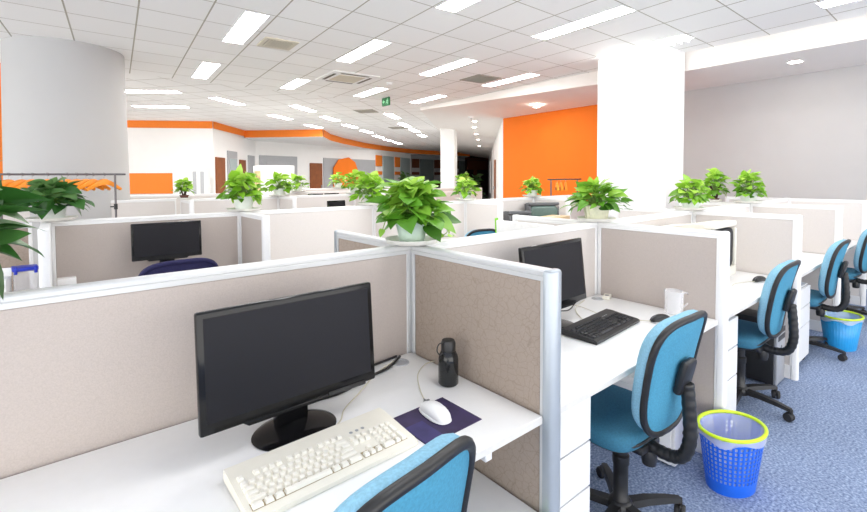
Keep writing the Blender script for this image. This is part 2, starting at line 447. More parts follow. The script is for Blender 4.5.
struct(on_wall(W3B, W4B, 0.72, 4.45, 0, 2.35, 'trim_3', 'panel_grey', 0.05))
# orange polygon sign painted as a raised panel on the grey panel wall
d = (Vector(W4B) - Vector(W3B)).to_3d(); ang = math.atan2(d.y, d.x)
bm = MB(); bm.prism([(1.45, 0.4), (3.35, 0.4), (3.35, 1.0), (2.75, 2.2), (2.3, 2.42), (1.6, 2.3), (1.25, 1.9), (1.25, 0.9)], 0, 0.05, mat=RX(PI / 2))
o = bm.build('wall_panel', 'wall_orange', smooth=0, loc=(W3B[0] + 0.035, W3B[1] - 0.09, 0), rz=ang)
tag(o, 'irregular orange polygon panel on the grey wall at the far back', 'wall panel')
# glazed wall: glass bays between white piers with orange squares
nw = nt_ = 0
for (a, b, offs, far) in ((W4B, W5B, (0.05, 2.6), False), (W5B, W6B, (0.1, 2.6, 4.9), True)):  # dimness of the unlit end put into the far bays' colours
    L5 = (Vector(b) - Vector(a)).length
    for s in offs:
        e = min(s + 2.35, L5 - .05)
        if e - s > 1.0:
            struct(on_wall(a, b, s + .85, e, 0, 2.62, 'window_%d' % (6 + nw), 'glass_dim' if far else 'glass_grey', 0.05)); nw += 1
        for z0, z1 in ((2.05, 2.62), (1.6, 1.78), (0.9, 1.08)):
            struct(on_wall(a, b, s, s + 0.72, z0, z1, 'trim_%d' % (4 + nt_), 'orange_dim' if far else 'orange', 0.06)); nt_ += 1
# lobby at the corridor end
LB = W6B
for i, (s0, s1, z0, z1, m) in enumerate(((0.2, 2.6, 2.0, 2.7, 'orange_dim'), (1.0, 1.35, 0, 2.0, 'orange_dim'), (3.2, 3.55, 0, 2.5, 'orange_dim'), (0.0, 4.6, 2.75, 2.9, 'orange_dim'))):
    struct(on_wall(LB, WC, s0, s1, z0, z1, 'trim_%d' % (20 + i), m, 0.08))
struct(wall('window_20', (WC[0] - D2[0] * 9 - .06, WC[1] - D2[1] * 9 + .06), (WC[0] - D2[0] * 12 - .06, WC[1] - D2[1] * 12 + .06), 0.6, 2.3, 'white', 0.05))
door(4, WC, WB, 18.5, 19.4, 2.1, 'wood')

# pillars
bm = MB(); bm.prism([(4.985, 1.06), (5.44, 1.03), (5.44, 2.0), (4.935, 2.0)], 0, CZ)
struct(bm.build('wall_pillar', 'wall', smooth=0))
bm = MB(); bm.box(0, 0.46, 0, 1.1, 0, CZ)
struct(bm.build('wall_pillar_far', 'wall', smooth=0, loc=(8.78, 9.86, 0), rz=math.radians(-48)))
bm = MB(); bm.lathe([(0.66, 0), (0.655, 1.5), (0.635, CZ)], (-1.045, 6.05, 0), seg=72)
struct(bm.build('wall_column', 'column'))
wall('wall_left', (-7, 8.3), (-1.95, 8.3), 0, CZ, 'wall')
wall('trim_40', (-1.86, 7.4), (-1.60, 7.4), 0, CZ, 'orange', 0.08)
wall('wall_panel_orange', (-0.2, 14.45), (1.55, 13.38), 1.02, 1.62, 'orange', 0.02)
bpy.data.objects['wall_panel_orange'].name = 'trim_41'

# ------------------------------------------------------------------ ceiling fittings
def ceiling_light(cx, cy, rz, label, lx=0.25, ly=1.19, louvre=False, z=CZ, lamp='lamp'):
    t = thing('ceiling_light', label, 'ceiling light', (cx, cy, z), rz, 'recessed fluorescent panels in the tiled ceiling')
    b = MB()
    e = 0.012
    for a in ((-lx / 2 - e, -lx / 2, -ly / 2 - e, ly / 2 + e), (lx / 2, lx / 2 + e, -ly / 2 - e, ly / 2 + e), (-lx / 2, lx / 2, -ly / 2 - e, -ly / 2), (-lx / 2, lx / 2, ly / 2, ly / 2 + e)):
        b.box(*a, -0.006, 0.004)
    b.build('frame', 'white', t, smooth=0)
    b = MB(); b.quad((-lx / 2, -ly / 2, -0.003), (-lx / 2, ly / 2, -0.003), (lx / 2, ly / 2, -0.003), (lx / 2, -ly / 2, -0.003))
    b.build('diffuser', lamp, t, smooth=0, recalc=False)
    if louvre:
        b = MB()
        for i in range(13): y = -ly / 2 + ly * (i + 0.5) / 13; b.box(-lx / 2, lx / 2, y - 0.004, y + 0.004, -0.05, -0.006)
        b.build('louvre', 'white', t, smooth=0)
    return t
LC = {(0, 2): (.495, 3.73, 1.19), (1, 2): (2.02, 3.72, 1.17), (1, 3): (2.17, 6.26, .93), (2, 3): (3.66, 6.10, 1.03), (2, 2): (3.50, 3.68, 1.17), (2, 1): (3.327, 1.295, 1.16), (1, 1): (1.83, 1.30, 1.16), (3, 1): (4.78, 1.30, 1.17),
      (3, 0): (4.655, -1.08, 1.19), (0, 3): (.66, 6.15, 1.18), (3, 2): (4.97, 3.68, 1.16), (3, 3): (5.06, 6.03, 1.10), (0, 1): (.30, 1.3, 1.19), (0, 0): (.10, -1.1, 1.19), (1, 0): (1.63, -1.1, 1.19), (2, 0): (3.13, -1.1, 1.19)}  # panels at the end are out of view, added for illumination
WH = {(0, 1): 'light panel added unseen overhead behind the camera left, in the first row', (0, 2): 'light panel left of the square slatted vent, largest at upper left', (0, 3): 'light panel near the top right of the round grey column',
      (1, 1): 'light panel cut by the top picture edge above the big plant', (1, 2): 'light panel just beyond the cassette air conditioner, on its near right', (1, 3): 'light panel left of the cassette air conditioner, towards the back',
      (2, 1): 'longest light panel in front of the square white pillar', (2, 2): 'light panel left of the square grey vent, third from the pillar', (2, 3): 'light panel next to the green exit sign',
      (3, 0): 'light panel cut off at the upper right corner', (3, 1): 'louvred light panel touching the top of the square white pillar', (3, 2): 'light panel right of the square grey vent', (3, 3): 'light panel nearest the bulkhead corner by the corridor',
      (0, 0): 'unseen', (1, 0): 'x', (2, 0): 'x'}
for (i, j), l in WH.items():
    if (i, j) in ((0, 0), (1, 0), (2, 0)):
        l = 'added unseen light panel overhead above the aisle, %s from the grey wall' % {0: 'fourth', 1: 'third', 2: 'second'}[i]
    else: l = 'bright white recessed ' + l
    ceiling_light(LC[i, j][0], LC[i, j][1], -.0837, l, lx=.23, ly=LC[i, j][2], louvre=(i, j) == (3, 1))
FAR = [(3.68, 10.75, 'second row from the orange band, nearest the camera'), (5.41, 12.32, 'lying against the orange band at its corner'), (4.93, 10.22, 'third in the slanting row left of the exit sign'), (6.33, 11.55, 'fourth in the slanting row left of the exit sign'),
       (7.72, 12.76, 'fifth in the slanting row left of the exit sign'), (9.2, 14.25, 'sixth in the slanting row left of the exit sign'), (10.64, 15.59, 'seventh in the slanting row left of the exit sign'), (11.96, 16.72, 'last and smallest in the slanting row left of the exit sign'),
       (1.77, 8.89, 'first in the slanting row left of the exit sign'), (3.52, 8.88, 'lying left of the far grey vent'), (6.04, 8.71, 'first in the row below the exit sign'), (7.59, 10.25, 'second in the row below the exit sign'),
       (8.92, 11.43, 'third in the row below the exit sign'), (10.38, 12.83, 'last in the row below the exit sign')]
for x, y, l in FAR: ceiling_light(x, y, math.radians(39 - 90), 'small far ceiling light ' + l, lx=.21, ly=1.02, lamp='lamp_far')
for x, y, a, l in ((0.2, 8.65, -33, 'long light strip right beside the grey column, upper of the two'), (0.75, 10.6, -33, 'long light strip beside the grey column, lower of the two')):
    ceiling_light(x, y, math.radians(a - 90), l, lamp='lamp_far')

DL = [(6.05, -0.02, 'round downlight in the soffit before the grey wall'), (6.5, 4.25, 'round downlight in front of the orange wall'), (7.6, 7.1, 'nearest downlight of the corridor row'), (8.7, 8.2, 'second downlight of the corridor row'),
      (10.3, 9.7, 'third downlight of the corridor row'), (12.0, 11.25, 'fourth downlight of the corridor row'), (14.7, 13.8, 'farthest downlight of the corridor row')]
for x, y, l in DL:
    t = thing('downlight', l, 'downlight', (x, y, soffit_at(x, y)), 0, 'round downlights in the plaster soffit')
    MB().lathe([(0.062, 0.004), (0.078, -0.002), (0.086, -0.006), (0.086, 0.004)], seg=28).build('trim_ring', 'white', t)
    MB().lathe([(0.0, -0.003), (0.063, -0.003)], seg=28).build('lens', 'spot', t, recalc=False)
t = thing('smoke_detector', 'flat white round detector on the corridor soffit edge', 'smoke detector', (6.9, 6.55, soffit_at(6.9, 6.55)))
MB().lathe([(0.0, -0.05), (0.05, -0.045), (0.075, -0.02), (0.08, 0.0)], seg=24).build('cover', 'white', t); MB().lathe([(0.0, -0.06), (0.022, -0.056), (0.025, -0.045)], seg=16).build('sensor', 'grey', t)
for x, y, l in ((3.46, 5.13, 'small white round detector behind the cassette air conditioner'), (3.34, 7.64, 'small white round detector far beyond the cassette air conditioner')):
    t = thing('smoke_detector', l, 'smoke detector', (x, y, CZ), 0, 'detectors on the tiled ceiling')
    MB().lathe([(0.0, -0.035), (0.05, -0.032), (0.06, -0.015), (0.065, 0.0)], seg=24).build('cover', 'white', t)

# cassette air conditioner
t = thing('cassette_air_conditioner', 'square white cassette air conditioner with beige grille set in the ceiling', 'air conditioner', (2.66, 5.24, CZ), -.08)
b = MB(); b.prism([(-.415, -.38), (-.38, -.415), (.38, -.415), (.415, -.38), (.415, .38), (.38, .415), (-.38, .415), (-.415, .38)], -0.014, 0.0)
b.build('panel', 'wall', t)
MB().box(-.23, .23, -.23, .23, -0.020, -0.010).build('grille', 'vent', t, smooth=0)
for i in range(4):
    MB().box(-.25, .25, .295, .345, -0.016, -0.010, mat=RZ(i * PI / 2)).build('air_slot', 'vent_dark', t, smooth=0)
def ceiling_vent(x, y, s, rz, label, mf, slats, deep):
    t = thing('ceiling_vent', label, 'vent', (x, y, CZ), rz)
    b = MB(); w = s * 0.13
    for a in ((-s / 2, s / 2, -s / 2, -s / 2 + w), (-s / 2, s / 2, s / 2 - w, s / 2), (-s / 2, -s / 2 + w, -s / 2 + w, s / 2 - w), (s / 2 - w, s / 2, -s / 2 + w, s / 2 - w)): b.box(*a, -0.012, 0.0)
    b.build('frame', mf, t, smooth=0)
    MB().box(-s / 2 + w, s / 2 - w, -s / 2 + w, s / 2 - w, -0.003, 0.0).build('backing', deep, t, smooth=0)
    b = MB(); n = slats
    for i in range(n):
        x0 = -s / 2 + w + (s - 2 * w) * (i + 0.5) / n
        b.box(-0.004, 0.016, -s / 2 + w, s / 2 - w, -0.002, 0.002, mat=T(x0, 0, -0.010) @ RY(0.6))
    b.build('slats', mf, t, smooth=0)
ceiling_vent(1.0, 4.03, 0.41, -.08, 'square beige slatted air vent beside the biggest left light panel', 'vent', 9, 'vent_dark')
ceiling_vent(4.48, 3.9, 0.50, -.08, 'square grey vent between two light panels before the bulkhead', 'vent_grey', 14, 'vent_grey')
ceiling_vent(4.95, 8.33, 0.5, math.radians(39), 'far grey vent below the green exit sign', 'vent_grey', 10, 'vent_dark')
ceiling_vent(11.3, 12.1, 0.6, math.radians(39), 'small dark vent near the far white pillar', 'vent_grey', 8, 'vent_dark')
ceiling_vent(7.9, 11.0, 0.6, math.radians(39), 'far grey vent beside the second row of lights', 'vent_grey', 8, 'vent_grey')

# exit sign hanging from the ceiling
t = thing('exit_sign', 'green hanging emergency exit sign with running figure and arrow', 'exit sign', (4.2, 6.34, CZ), -PI / 2)
MB().box(-.135, .135, -.015, .015, -.185, -.015, 0.004).build('sign_box', 'exit', t)
for x in (-.1, .1): MB().tube([(x, 0, -.02), (x, 0, 0)], 0.004).build('hanging_rod', 'silver', t)
b = MB()                                          # running person and arrow, raised 1 mm
y = -.0165
def strip(pts, w):
    for a, c in zip(pts, pts[1:]):
        d = Vector((c[0] - a[0], c[1] - a[1])).normalized(); n = Vector((-d.y, d.x)) * w / 2
        b.quad((a[0] - n.x, y, a[1] - n.y), (c[0] - n.x, y, c[1] - n.y), (c[0] + n.x, y, c[1] + n.y), (a[0] + n.x, y, a[1] + n.y))
b.lathe([(0, 0), (0.012, 0)], seg=12, mat=T(.075, y, -.052) @ RX(PI / 2))
strip([(.068, -.068), (.055, -.105)], .02); strip([(.07, -.07), (.092, -.088)], .009); strip([(.066, -.07), (.042, -.083)], .009)
strip([(.055, -.105), (.078, -.125), (.07, -.155)], .011); strip([(.055, -.105), (.035, -.13), (.015, -.13)], .011)
b.build('running_figure', 'exit_fig', t, smooth=0, recalc=False); b = MB()
strip([(-.02, -.1), (-.09, -.1)], .018); strip([(-.062, -.07), (-.1, -.1), (-.062, -.13)], .016)
b.build('arrow', 'exit_fig', t, smooth=0, recalc=False)
# ------------------------------------------------------------------ partitions
CAP = [(-.025, -.036), (.025, -.036), (.025, -.022), (.0225, -.0195), (.025, -.017), (.025, -.007), (.020, -.0015), (.012, 0), (-.012, 0), (-.020, -.0015), (-.025, -.007), (-.025, -.017), (-.0225, -.0195), (-.025, -.022)]
def partition(L, loc, rz, label, fab='fabric', end=False, rail='alu', start=True, h=H, group='beige fabric cubicle partitions'):
    """panel running along local +x; end=True closes it with a rounded aluminium end post"""
    t = thing('cubicle_partition', label, 'partition', loc, rz, group)
    e = 0.049 if end else 0.016
    MB().box(0.02, L - e, -.022, .022, 0.10, h - .035, 0.004, 1).build('fabric_panel', fab, t)
    b = MB(); b.prism(CAP, 0, L - (0.03 if end else 0), mat=T(0, 0, h) @ Matrix(((0, 0, 1, 0), (1, 0, 0, 0), (0, 1, 0, 0), (0, 0, 0, 1))))
    b.build('top_rail', rail, t, 30)
    MB().box(0, L - (.04 if end else 0), -.025, .025, 0, 0.10, .003, 1).build('kick_rail', rail, t)
    if start: MB().box(0, .02, -.026, .026, .1, h - .035, .003, 1).build('side_rail', rail, t)
    if end:
        MB().box(L - .050, L - .036, -.026, .026, .1, h - .035, .003, 1).build('side_rail', rail, t)
        pr = [(L - .036, -.028), (L - .014, -.028), (L - .005, -.022), (L, -.010), (L, .010), (L - .005, .022), (L - .014, .028), (L - .036, .028)]
        b = MB(); b.prism(pr, 0, h + .002, 0.010, seg=3)
        b.build('end_post', 'alu_blue_reflect' if rail == 'alu' else rail, t, 50)
    else:
        MB().box(L - .02, L, -.026, .026, .1, h - .035, .003, 1).build('side_rail', rail, t)
    return t
def post(x, y, label, m='alu'):
    t = thing('partition_post', label, 'post', (x, y, 0), 0, 'square posts where partitions meet')
    b = MB(); a, g = .027, .004
    b.prism([(-a, -a), (-g, -a), (-g, -a + .006), (g, -a + .006), (g, -a), (a, -a), (a, -g), (a - .006, -g), (a - .006, g), (a, g), (a, a), (g, a), (g, a - .006), (-g, a - .006), (-g, a), (-a, a), (-a, g), (-a + .006, g), (-a + .006, -g), (-a, -g)], 0, H - .004)
    b.build('shaft', m, t, 0)
    MB().box(-.03, .03, -.03, .03, H - .004, H + .003, .003, 1).build('cap', 'alu_white', t)
    return t
FR = ['fabric_pink', 'fabric_lit', 'fabric_lit', 'fabric_overlit', 'fabric_overlit']
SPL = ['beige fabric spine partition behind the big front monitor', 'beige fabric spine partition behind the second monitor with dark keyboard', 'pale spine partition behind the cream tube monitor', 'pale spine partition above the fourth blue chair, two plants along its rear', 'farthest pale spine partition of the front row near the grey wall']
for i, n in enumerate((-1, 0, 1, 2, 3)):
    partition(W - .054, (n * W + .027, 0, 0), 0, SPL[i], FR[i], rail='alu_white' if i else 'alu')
PL = ['crackled beige side partition right of the front desk with rounded end post', 'pale side partition beside the clear mug', 'pale side partition just behind the cream tube monitor', 'pale side partition behind the fourth blue chair', 'farthest pale side partition at the right picture edge']
PB = ['short beige partition end rising behind the front spine, left of the big plant', 'pale partition end behind the square cream pot', 'pale partition behind the spine, left of the round white-potted plant', 'pale partition behind the spine, beside the bushy rear plant pair', 'farthest rear partition by the grey wall']
POL = ['silver post directly under the big central plant', 'silver post under the square cream pot', 'silver post under the round white pot beyond the tube monitor', 'silver post under the farthest potted plant of the front row', 'silver post at the far end by the grey wall']
for n in range(5):
    partition(DP - .027, (n * W, -.027, 0), -PI / 2, PL[n], ['fabric', 'fabric_pink', 'fabric_lit', 'fabric_lit', 'fabric_overlit'][n], True, 'alu' if n < 1 else 'alu_white')
    partition(.64, (n * W, .027, 0), PI / 2, PB[n], ['fabric', 'fabric_overlit', 'fabric_overlit', 'fabric_overlit', 'fabric_overlit'][n], True, 'alu' if n < 1 else 'alu_white')
    post(n * W, 0, POL[n], 'alu')

# second spine (desks face away from the camera) and the rows behind it
S2X = [-1.25, .035, 1.37, 2.68, 4.0, 5.3]; S2Y = 2.42
S2L = ['pale spine partition behind the middle-left black monitor', 'pale spine partition right of the left cubicle, below the row of far plants', 'pale spine partition hidden mostly by the big central plant', 'pale spine partition before the dark corridor', 'pale spine partition below the orange wall plant']
S2P = ['pale side partition at far left beside the blue-lidded box', 'pale side partition right of the dark navy chair', 'pale side partition directly behind the big central plant', 'white side partition between the big plant and the grey tube monitor', 'pale side partition behind the grey tube monitor below the orange wall']
for i in range(5):
    partition(S2X[i + 1] - S2X[i] - .054, (S2X[i] + .027, S2Y, 0), 0, S2L[i], ['fabric_pink', 'fabric_overlit', 'fabric_overlit', 'fabric_overlit', 'fabric_overlit'][i], rail='alu_white')
    partition(.56, (S2X[i], S2Y - .027, 0), -PI / 2, S2P[i], ['fabric_lit', 'fabric_pink', 'fabric_overlit', 'fabric_overlit', 'fabric_overlit'][i], True, 'alu_white')
    post(S2X[i], S2Y, 'white post of the second spine under ' + ['the plant by the orange hangers', 'the plant right of the navy chair', 'the plant left behind the big central plant', 'the plant before the dark corridor', 'the plant below the orange wall'][i], 'alu_white')
partition(1.3, (-2.62, S2Y, 0), 0, 'dark brown partition behind the blue-lidded box at the left edge', 'fabric', rail='alu_white')
S3X = [.12, 1.47, 2.8, 4.1, 5.4]; S3Y = 5.25
for i in range(4):
    partition(S3X[i + 1] - S3X[i] - .054, (S3X[i] + .027, S3Y, 0), 0, 'pale third-spine partition ' + ['below the white cupboard with printed side', 'below the brown far door', 'below the orange polygon panel', 'behind the big plant, before the far pillar'][i], 'fabric_overlit', rail='alu_white')
    partition(.56, (S3X[i], S3Y - .027, 0), -PI / 2, 'pale third-row side partition ' + ['under the small dark-potted plant', 'under the plant before the white cupboard', 'under the plant near the orange polygon', 'hidden behind the big central plant'][i], 'fabric_overlit', True, 'alu_white')
partition(2.6, (-2.5, S3Y + .3, 0), 0, 'pale partition in front of the round grey column', 'fabric_overlit', rail='alu_white')
partition(3.2, (-1.6, 7.2, 0), 0, 'pale far partition behind the small white-framed monitor', 'fabric_overlit', rail='alu_white')
partition(3.4, (2.0, 7.0, 0), 0, 'pale far partition below the brown far door, in the fourth row', 'fabric_overlit', rail='alu_white')
partition(3.4, (3.6, 9.2, 0), 0, 'pale farthest partition before the orange polygon panel', 'fabric_overlit', rail='alu_white')
partition(1.9, (5.5, 7.2, 0), math.radians(-20), 'low white partition before the dark corridor', 'fabric_overlit', rail='alu_white')

# ------------------------------------------------------------------ desks and drawers
def desk(x0, x1, y0, y1, label, back=1, group='white laminate cubicle desks'):
    """top between y0 (aisle) and y1 (spine); back=+1 spine on +y"""
    t = thing('desk', label, 'desk', ((x0 + x1) / 2, (y0 + y1) / 2, 0), 0, group)
    w, d = (x1 - x0) / 2, (y1 - y0) / 2
    o = MB().box(-w, w, -d, d, DESK - .026, DESK, 0.0025, 2).build('desktop', 'laminate', t)
    MB().box(-w, w, -d - .0008, -d + .002, DESK - .0245, DESK - .003).build('edge_band', 'lam_edge', t, smooth=0)
    for s in (-1, 1):
        MB().box(s * (w - .16) - .012, s * (w - .16) + .012, min(back * d * -.05, back * d * .9), max(back * d * -.05, back * d * .9), 0.0, DESK - .026).build('leg_panel', 'steel_white', t, smooth=0)
    MB().box(-w + .17, w - .17, back * d * .8 - .01, back * d * .8 + .01, .35, DESK - .026).build('modesty_panel', 'steel_white', t, smooth=0)
    g = MB().lathe([(0.0, .0005), (.024, .0005), (.026, .003), (.034, .003), (.036, 0.0)], (w - .10, back * (d - .06), DESK), 20).build('cable_grommet', 'silver', t)
    return t
DL_ = ['front white desk carrying the big monitor and cream keyboard', 'white desk carrying the dark keyboard and clear mug', 'white desk carrying the cream tube monitor', 'white desk behind the fourth blue chair', 'farthest white desk in the front row at the right edge']
for i, n in enumerate((-1, 0, 1, 2, 3)):
    dk = desk(n * W + .031, (n + 1) * W - .031, -.70, -.031, DL_[i])
    if n == -1: MB().box(.49, .52, -.30, -.20, .66, DESK - .026, .004, 1).build('tray_bracket', 'steel_white', dk)
DB = ['white desk behind the front spine at the left', 'white desk behind the spine holding the green-edged white board', 'white desk behind the spine beyond the square cream pot', 'farthest white desk behind the front spine']
for i, n in enumerate((-1, 0, 1, 2)):
    desk(n * W + .031, (n + 1) * W - .031, .031, .68, DB[i], -1)
DC = ['white desk under the middle-left monitor, behind the navy chair', 'empty white desk right of the navy chair', 'white desk behind the big central plant', 'white desk under the grey tube monitor']
for i in range(4):
    desk(S2X[i] + .031, S2X[i + 1] - .031, S2Y - .70, S2Y - .031, DC[i])
desk(-2.6, -1.281, S2Y - .70, S2Y - .031, 'white desk under the blue-lidded box at the left edge')

def pedestal(x0, x1, y0, y1, z1, label, drawers=3, z0=0.05):
    t = thing('drawer_pedestal', label, 'drawers', (x0, y0, 0), 0, 'white steel drawer pedestals under desks')
    w, d = x1 - x0, y1 - y0
    MB().box(0, w, .012, d, z0, z1, .003, 1).build('cabinet_body', 'steel_white', t)
    hs = (z1 - z0 - .012) / (drawers + .8)
    z = z1 - .010
    for k in range(drawers):
        h = hs * (1.8 if k == drawers - 1 else 1)
        dr = MB().box(.004, w - .004, -.006, .014, z - h + .006, z, .002, 1).build('drawer', 'steel_white', t)
        z -= h
    MB().box(.006, w - .006, .0105, .0125, z0 + .006, z1 - .006).build('gap_shade', 'gap', t, smooth=0)  # added dark sheet standing for the shade in the drawer gaps
    for cx in (.04, w - .04):
        for cy in (.05, d - .05):
            MB().lathe([(0, -.022), (.022, -.022), (.022, .022), (0, .022)], seg=14, mat=T(cx, cy, .023) @ RY(PI / 2)).build('caster', 'black', t)
    return t
pedestal(.035, .30, -.665, -.15, .705, 'white three-drawer pedestal under the second desk beside the crackled partition')
pedestal(W + .035, W + .33, -.68, -.15, .695, 'white narrow pedestal under the third desk behind the blue lattice bin')
pedestal(2 * W + .06, 2 * W + .51, -.69, -.2, .62, 'white drawer pedestal beside the black computer tower, under the fourth desk')
pedestal(3 * W + .06, 3 * W + .29, -.69, -.2, .62, 'white drawer pedestal beyond the cyan bin, under the fifth desk')
t = thing('low_cabinet', 'low white cabinet under the front desk against the crackled partition', 'cabinet', (-.50, -.70, 0))
MB().box(0, .47, 0, .55, .03, .40, .003, 1).build('cabinet_body', 'steel_white', t)
MB().box(-.01, .472, -.008, .56, .40, .424, .003, 1).build('cabinet_top', 'laminate', t)
MB().box(.005, .465, -.012, .002, .05, .385, .002, 1).build('door', 'steel_white', t)

def tower(x0, y0, w, d, h, label, body='black', front='silver'):
    t = thing('computer_tower', label, 'computer', (x0, y0, 0), 0)
    MB().box(0, w, .02, d, .012, h, .006, 2).build('case', body, t)
    MB().box(.003, w - .003, 0, .022, .012, h - .004, .006, 2).build('front_panel', front, t)
    for k in range(2 if body == 'black' or body == 'grey' else 0): MB().box(.02, w - .02, -.003, .002, h - .10 - .05 * k, h - .065 - .05 * k, .001, 1).build('drive_bay', 'black', t)
    MB().lathe([(0, 0), (.010, 0), (.010, .003), (0, .004)], seg=14, mat=T(w / 2, .001, h - .2) @ RX(PI / 2)).build('power_button', 'grey', t)
    for cx in (.03, w - .03):
        for cy in (.06, d - .05): MB().lathe([(.016, 0), (.013, .014)], (cx, cy, 0), 12).build('foot', 'black', t)
tower(2.68, -.67, .20, .46, .47, 'black computer tower with silver front on the carpet behind the third chair')
tower(1.20, -.60, .19, .42, .36, 'white low computer tower on the carpet behind the second chair back', 'steel_white', 'white')
tower(4.74, -.62, .2, .44, .52, 'grey computer tower under the farthest desk by the cyan bin', 'grey', 'silver')
# ------------------------------------------------------------------ office chairs (built facing +y)
def outline(n=44, a=.20, b=.236, e=3.4):
    o = []
    for i in range(n):
        th = 2 * PI * i / n
        c, s = math.cos(th), math.sin(th)
        x = math.copysign(abs(c) ** (2 / e), c); z = math.copysign(abs(s) ** (2 / e), s)
        o.append((a * x * (1 + .07 * z - .05 * (1 - z * z)), b * z))
    return o
def make_chair(label, tilt=9):
    t = thing('office_chair', label, 'chair', (0, 0, 0), 0, 'office chairs at the cubicles')
    Mt = T(0, -.215, .728) @ RX(math.radians(tilt))
    def P(x, y, z): return Mt @ Vector((x, y + .55 * x * x - .25 * (z + .05) ** 2, z))
    ol = outline()
    def shell(profile, name, mat, par):
        b = MB(); rings = []
        for s, y in profile:
            if s == 0: rings.append([b.bm.verts.new(P(0, y, 0))])
            else: rings.append([b.bm.verts.new(P(x * s, y, z * s)) for x, z in ol])
        n = len(ol)
        for p, q in zip(rings, rings[1:]):
            for i in range(n):
                j = (i + 1) % n
                if len(q) == 1: b.bm.faces.new((p[i], p[j], q[0]))
                else: b.bm.faces.new((p[i], p[j], q[j], q[i]))
        return b.build(name, mat, par, 60)
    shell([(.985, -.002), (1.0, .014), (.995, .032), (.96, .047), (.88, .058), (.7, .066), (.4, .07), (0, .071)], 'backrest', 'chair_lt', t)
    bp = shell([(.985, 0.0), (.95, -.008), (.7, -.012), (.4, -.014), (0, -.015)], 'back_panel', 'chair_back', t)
    bp['label'] = 'blue cloth rear of the backrest'
    b = MB(); b.tube([P(x * .985, -.003, z * .985) for x, z in ol], .0135, 8, closed=True)
    b.build('piping', 'black', t, 80)
    # seat
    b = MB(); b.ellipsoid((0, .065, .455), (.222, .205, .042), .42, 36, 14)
    for v in b.bm.verts:
        if v.co.y > .12: v.co.z -= (v.co.y - .12) ** 2 * 1.6
    s = b.build('seat', 'chair_seat_shade', t, 80)
    b = MB(); b.tube([Vector((x * 1.0, .065 + z * .845, .447 - max(0, .065 + z * .845 - .12) ** 2 * 1.6)) for x, z in outline(40, .222, .242, 4.2)], .008, 6, closed=True)
    b.build('seat_piping', 'black', s, 80)
    MB().ellipsoid((0, .06, .424), (.195, .18, .03), .5, 28, 10).build('seat_shell', 'black', t, 60)
    b = MB(); b.box(-.075, .075, -.13, .10, .375, .412, .012)
    b.build('tilt_mechanism', 'black', t)
    MB().tube([(.07, .02, .40), (.20, .03, .395), (.235, .03, .39)], [.007, .007, .012], 8).build('height_lever', 'black', t)
    # ribbed arm carrying the back
    path = spline([(0, -.10, .405), (0, -.18, .392), (0, -.245, .412), (0, -.272, .49), (0, -.268, .60), (0, -.258, .70)], 12)
    rr = [.0235 + (.0016 if (i // 2) % 2 else 0) for i in range(len(path))]
    b = MB(); b.tube(path, rr, 12); arm = b.build('back_support_arm', 'black', t, 60)
    MB().box(-.045, .045, -.016, .016, -.075, .065, .014, mat=T(0, -.252, .73) @ RX(math.radians(tilt + 4))).build('arm_plate', 'black', arm)
    MB().lathe([(0, -.03), (.026, -.03), (.03, -.01), (.03, .01), (.026, .03), (0, .03)], seg=14, mat=T(0, -.12, .35)).build('tension_knob', 'black', t)
    # gas lift
    b = MB(); b.lathe([(.0, .075), (.036, .075), (.034, .12), (.030, .125), (.030, .26), (.034, .265), (.034, .30), (.026, .305), (.026, .39)], seg=20)
    b.build('gas_lift', 'black', t)
    MB().lathe([(.0, .055), (.05, .06), (.055, .08), (.045, .105), (.036, .11)], seg=20).build('base_hub', 'black', t)
    for k in range(5):
        a = 2 * PI * k / 5 + .77
        R_ = RZ(a)
        b = MB(); pts = [(.03, .085, .026), (.12, .088, .024), (.22, .080, .020), (.285, .070, .016)]
        rings = []
        for x, z, w in pts: rings.append([b.bm.verts.new(R_ @ Vector((x, yy * w, z + zz * w * .8))) for yy, zz in ((-1, -.7), (1, -.7), (.75, .7), (-.75, .7))])
        for p, q in zip(rings, rings[1:]):
            for i in range(4): b.bm.faces.new((p[i], p[(i + 1) % 4], q[(i + 1) % 4], q[i]))
        b.bm.faces.new(rings[0][::-1]); b.bm.faces.new(rings[-1])
        lg = b.build('leg', 'black', t, 50)
        b = MB(); Mc = R_ @ T(.285, 0, .0) @ RZ(.9 * k + .4)
        for sgn in (-1, 1):
            b.lathe([(0, -.009), (.022, -.009), (.026, -.004), (.026, .006), (.020, .010), (0, .010)], seg=18, mat=Mc @ T(.012, sgn * .013, .0262) @ RX(PI / 2 * sgn))
        b.tube([(0, 0, .03), (0, 0, .075)], .007, 8, mat=None) if False else None
        b.box(-.012, .030, -.006, .006, .022, .052, .004, 1, mat=Mc)
        b.lathe([(0, .045), (.010, .045), (.009, .075), (0, .075)], seg=10, mat=Mc)
        b.build('caster', 'black_matte', lg)
    return t
chair0 = make_chair('light blue chair cropped at bottom edge before the front desk', 7)
chair0.location = (-.722, -.662, 0); chair0.rotation_euler.z = math.radians(9)
chair0 = make_chair('blue office chair at the desk with dark keyboard and clear mug')
chair0.location = (.655, -.60, 0); chair0.rotation_euler.z = math.radians(-2)
dup(chair0, 'blue office chair beside the black computer tower', (2.26, -.57, 0), math.radians(0))
dup(chair0, 'blue office chair behind the cyan bin', (3.70, -.60, 0), math.radians(0))
dup(chair0, 'blue office chair cut off by the right picture edge', (5.2, -.62, 0), math.radians(-4))
dup(chair0, 'small glimpse of blue chair beside the green-edged white board', (2.14, 1.82, 0), math.radians(-10))
nv = dup(chair0, 'dark navy chair in front of the middle-left monitor', (-.645, 1.70, 0), math.radians(5), {'chair_cushion': 'navy', 'chair_back_cloth': 'navy', 'seat_cloth_shaded': 'navy', 'black_plastic': 'navy'})

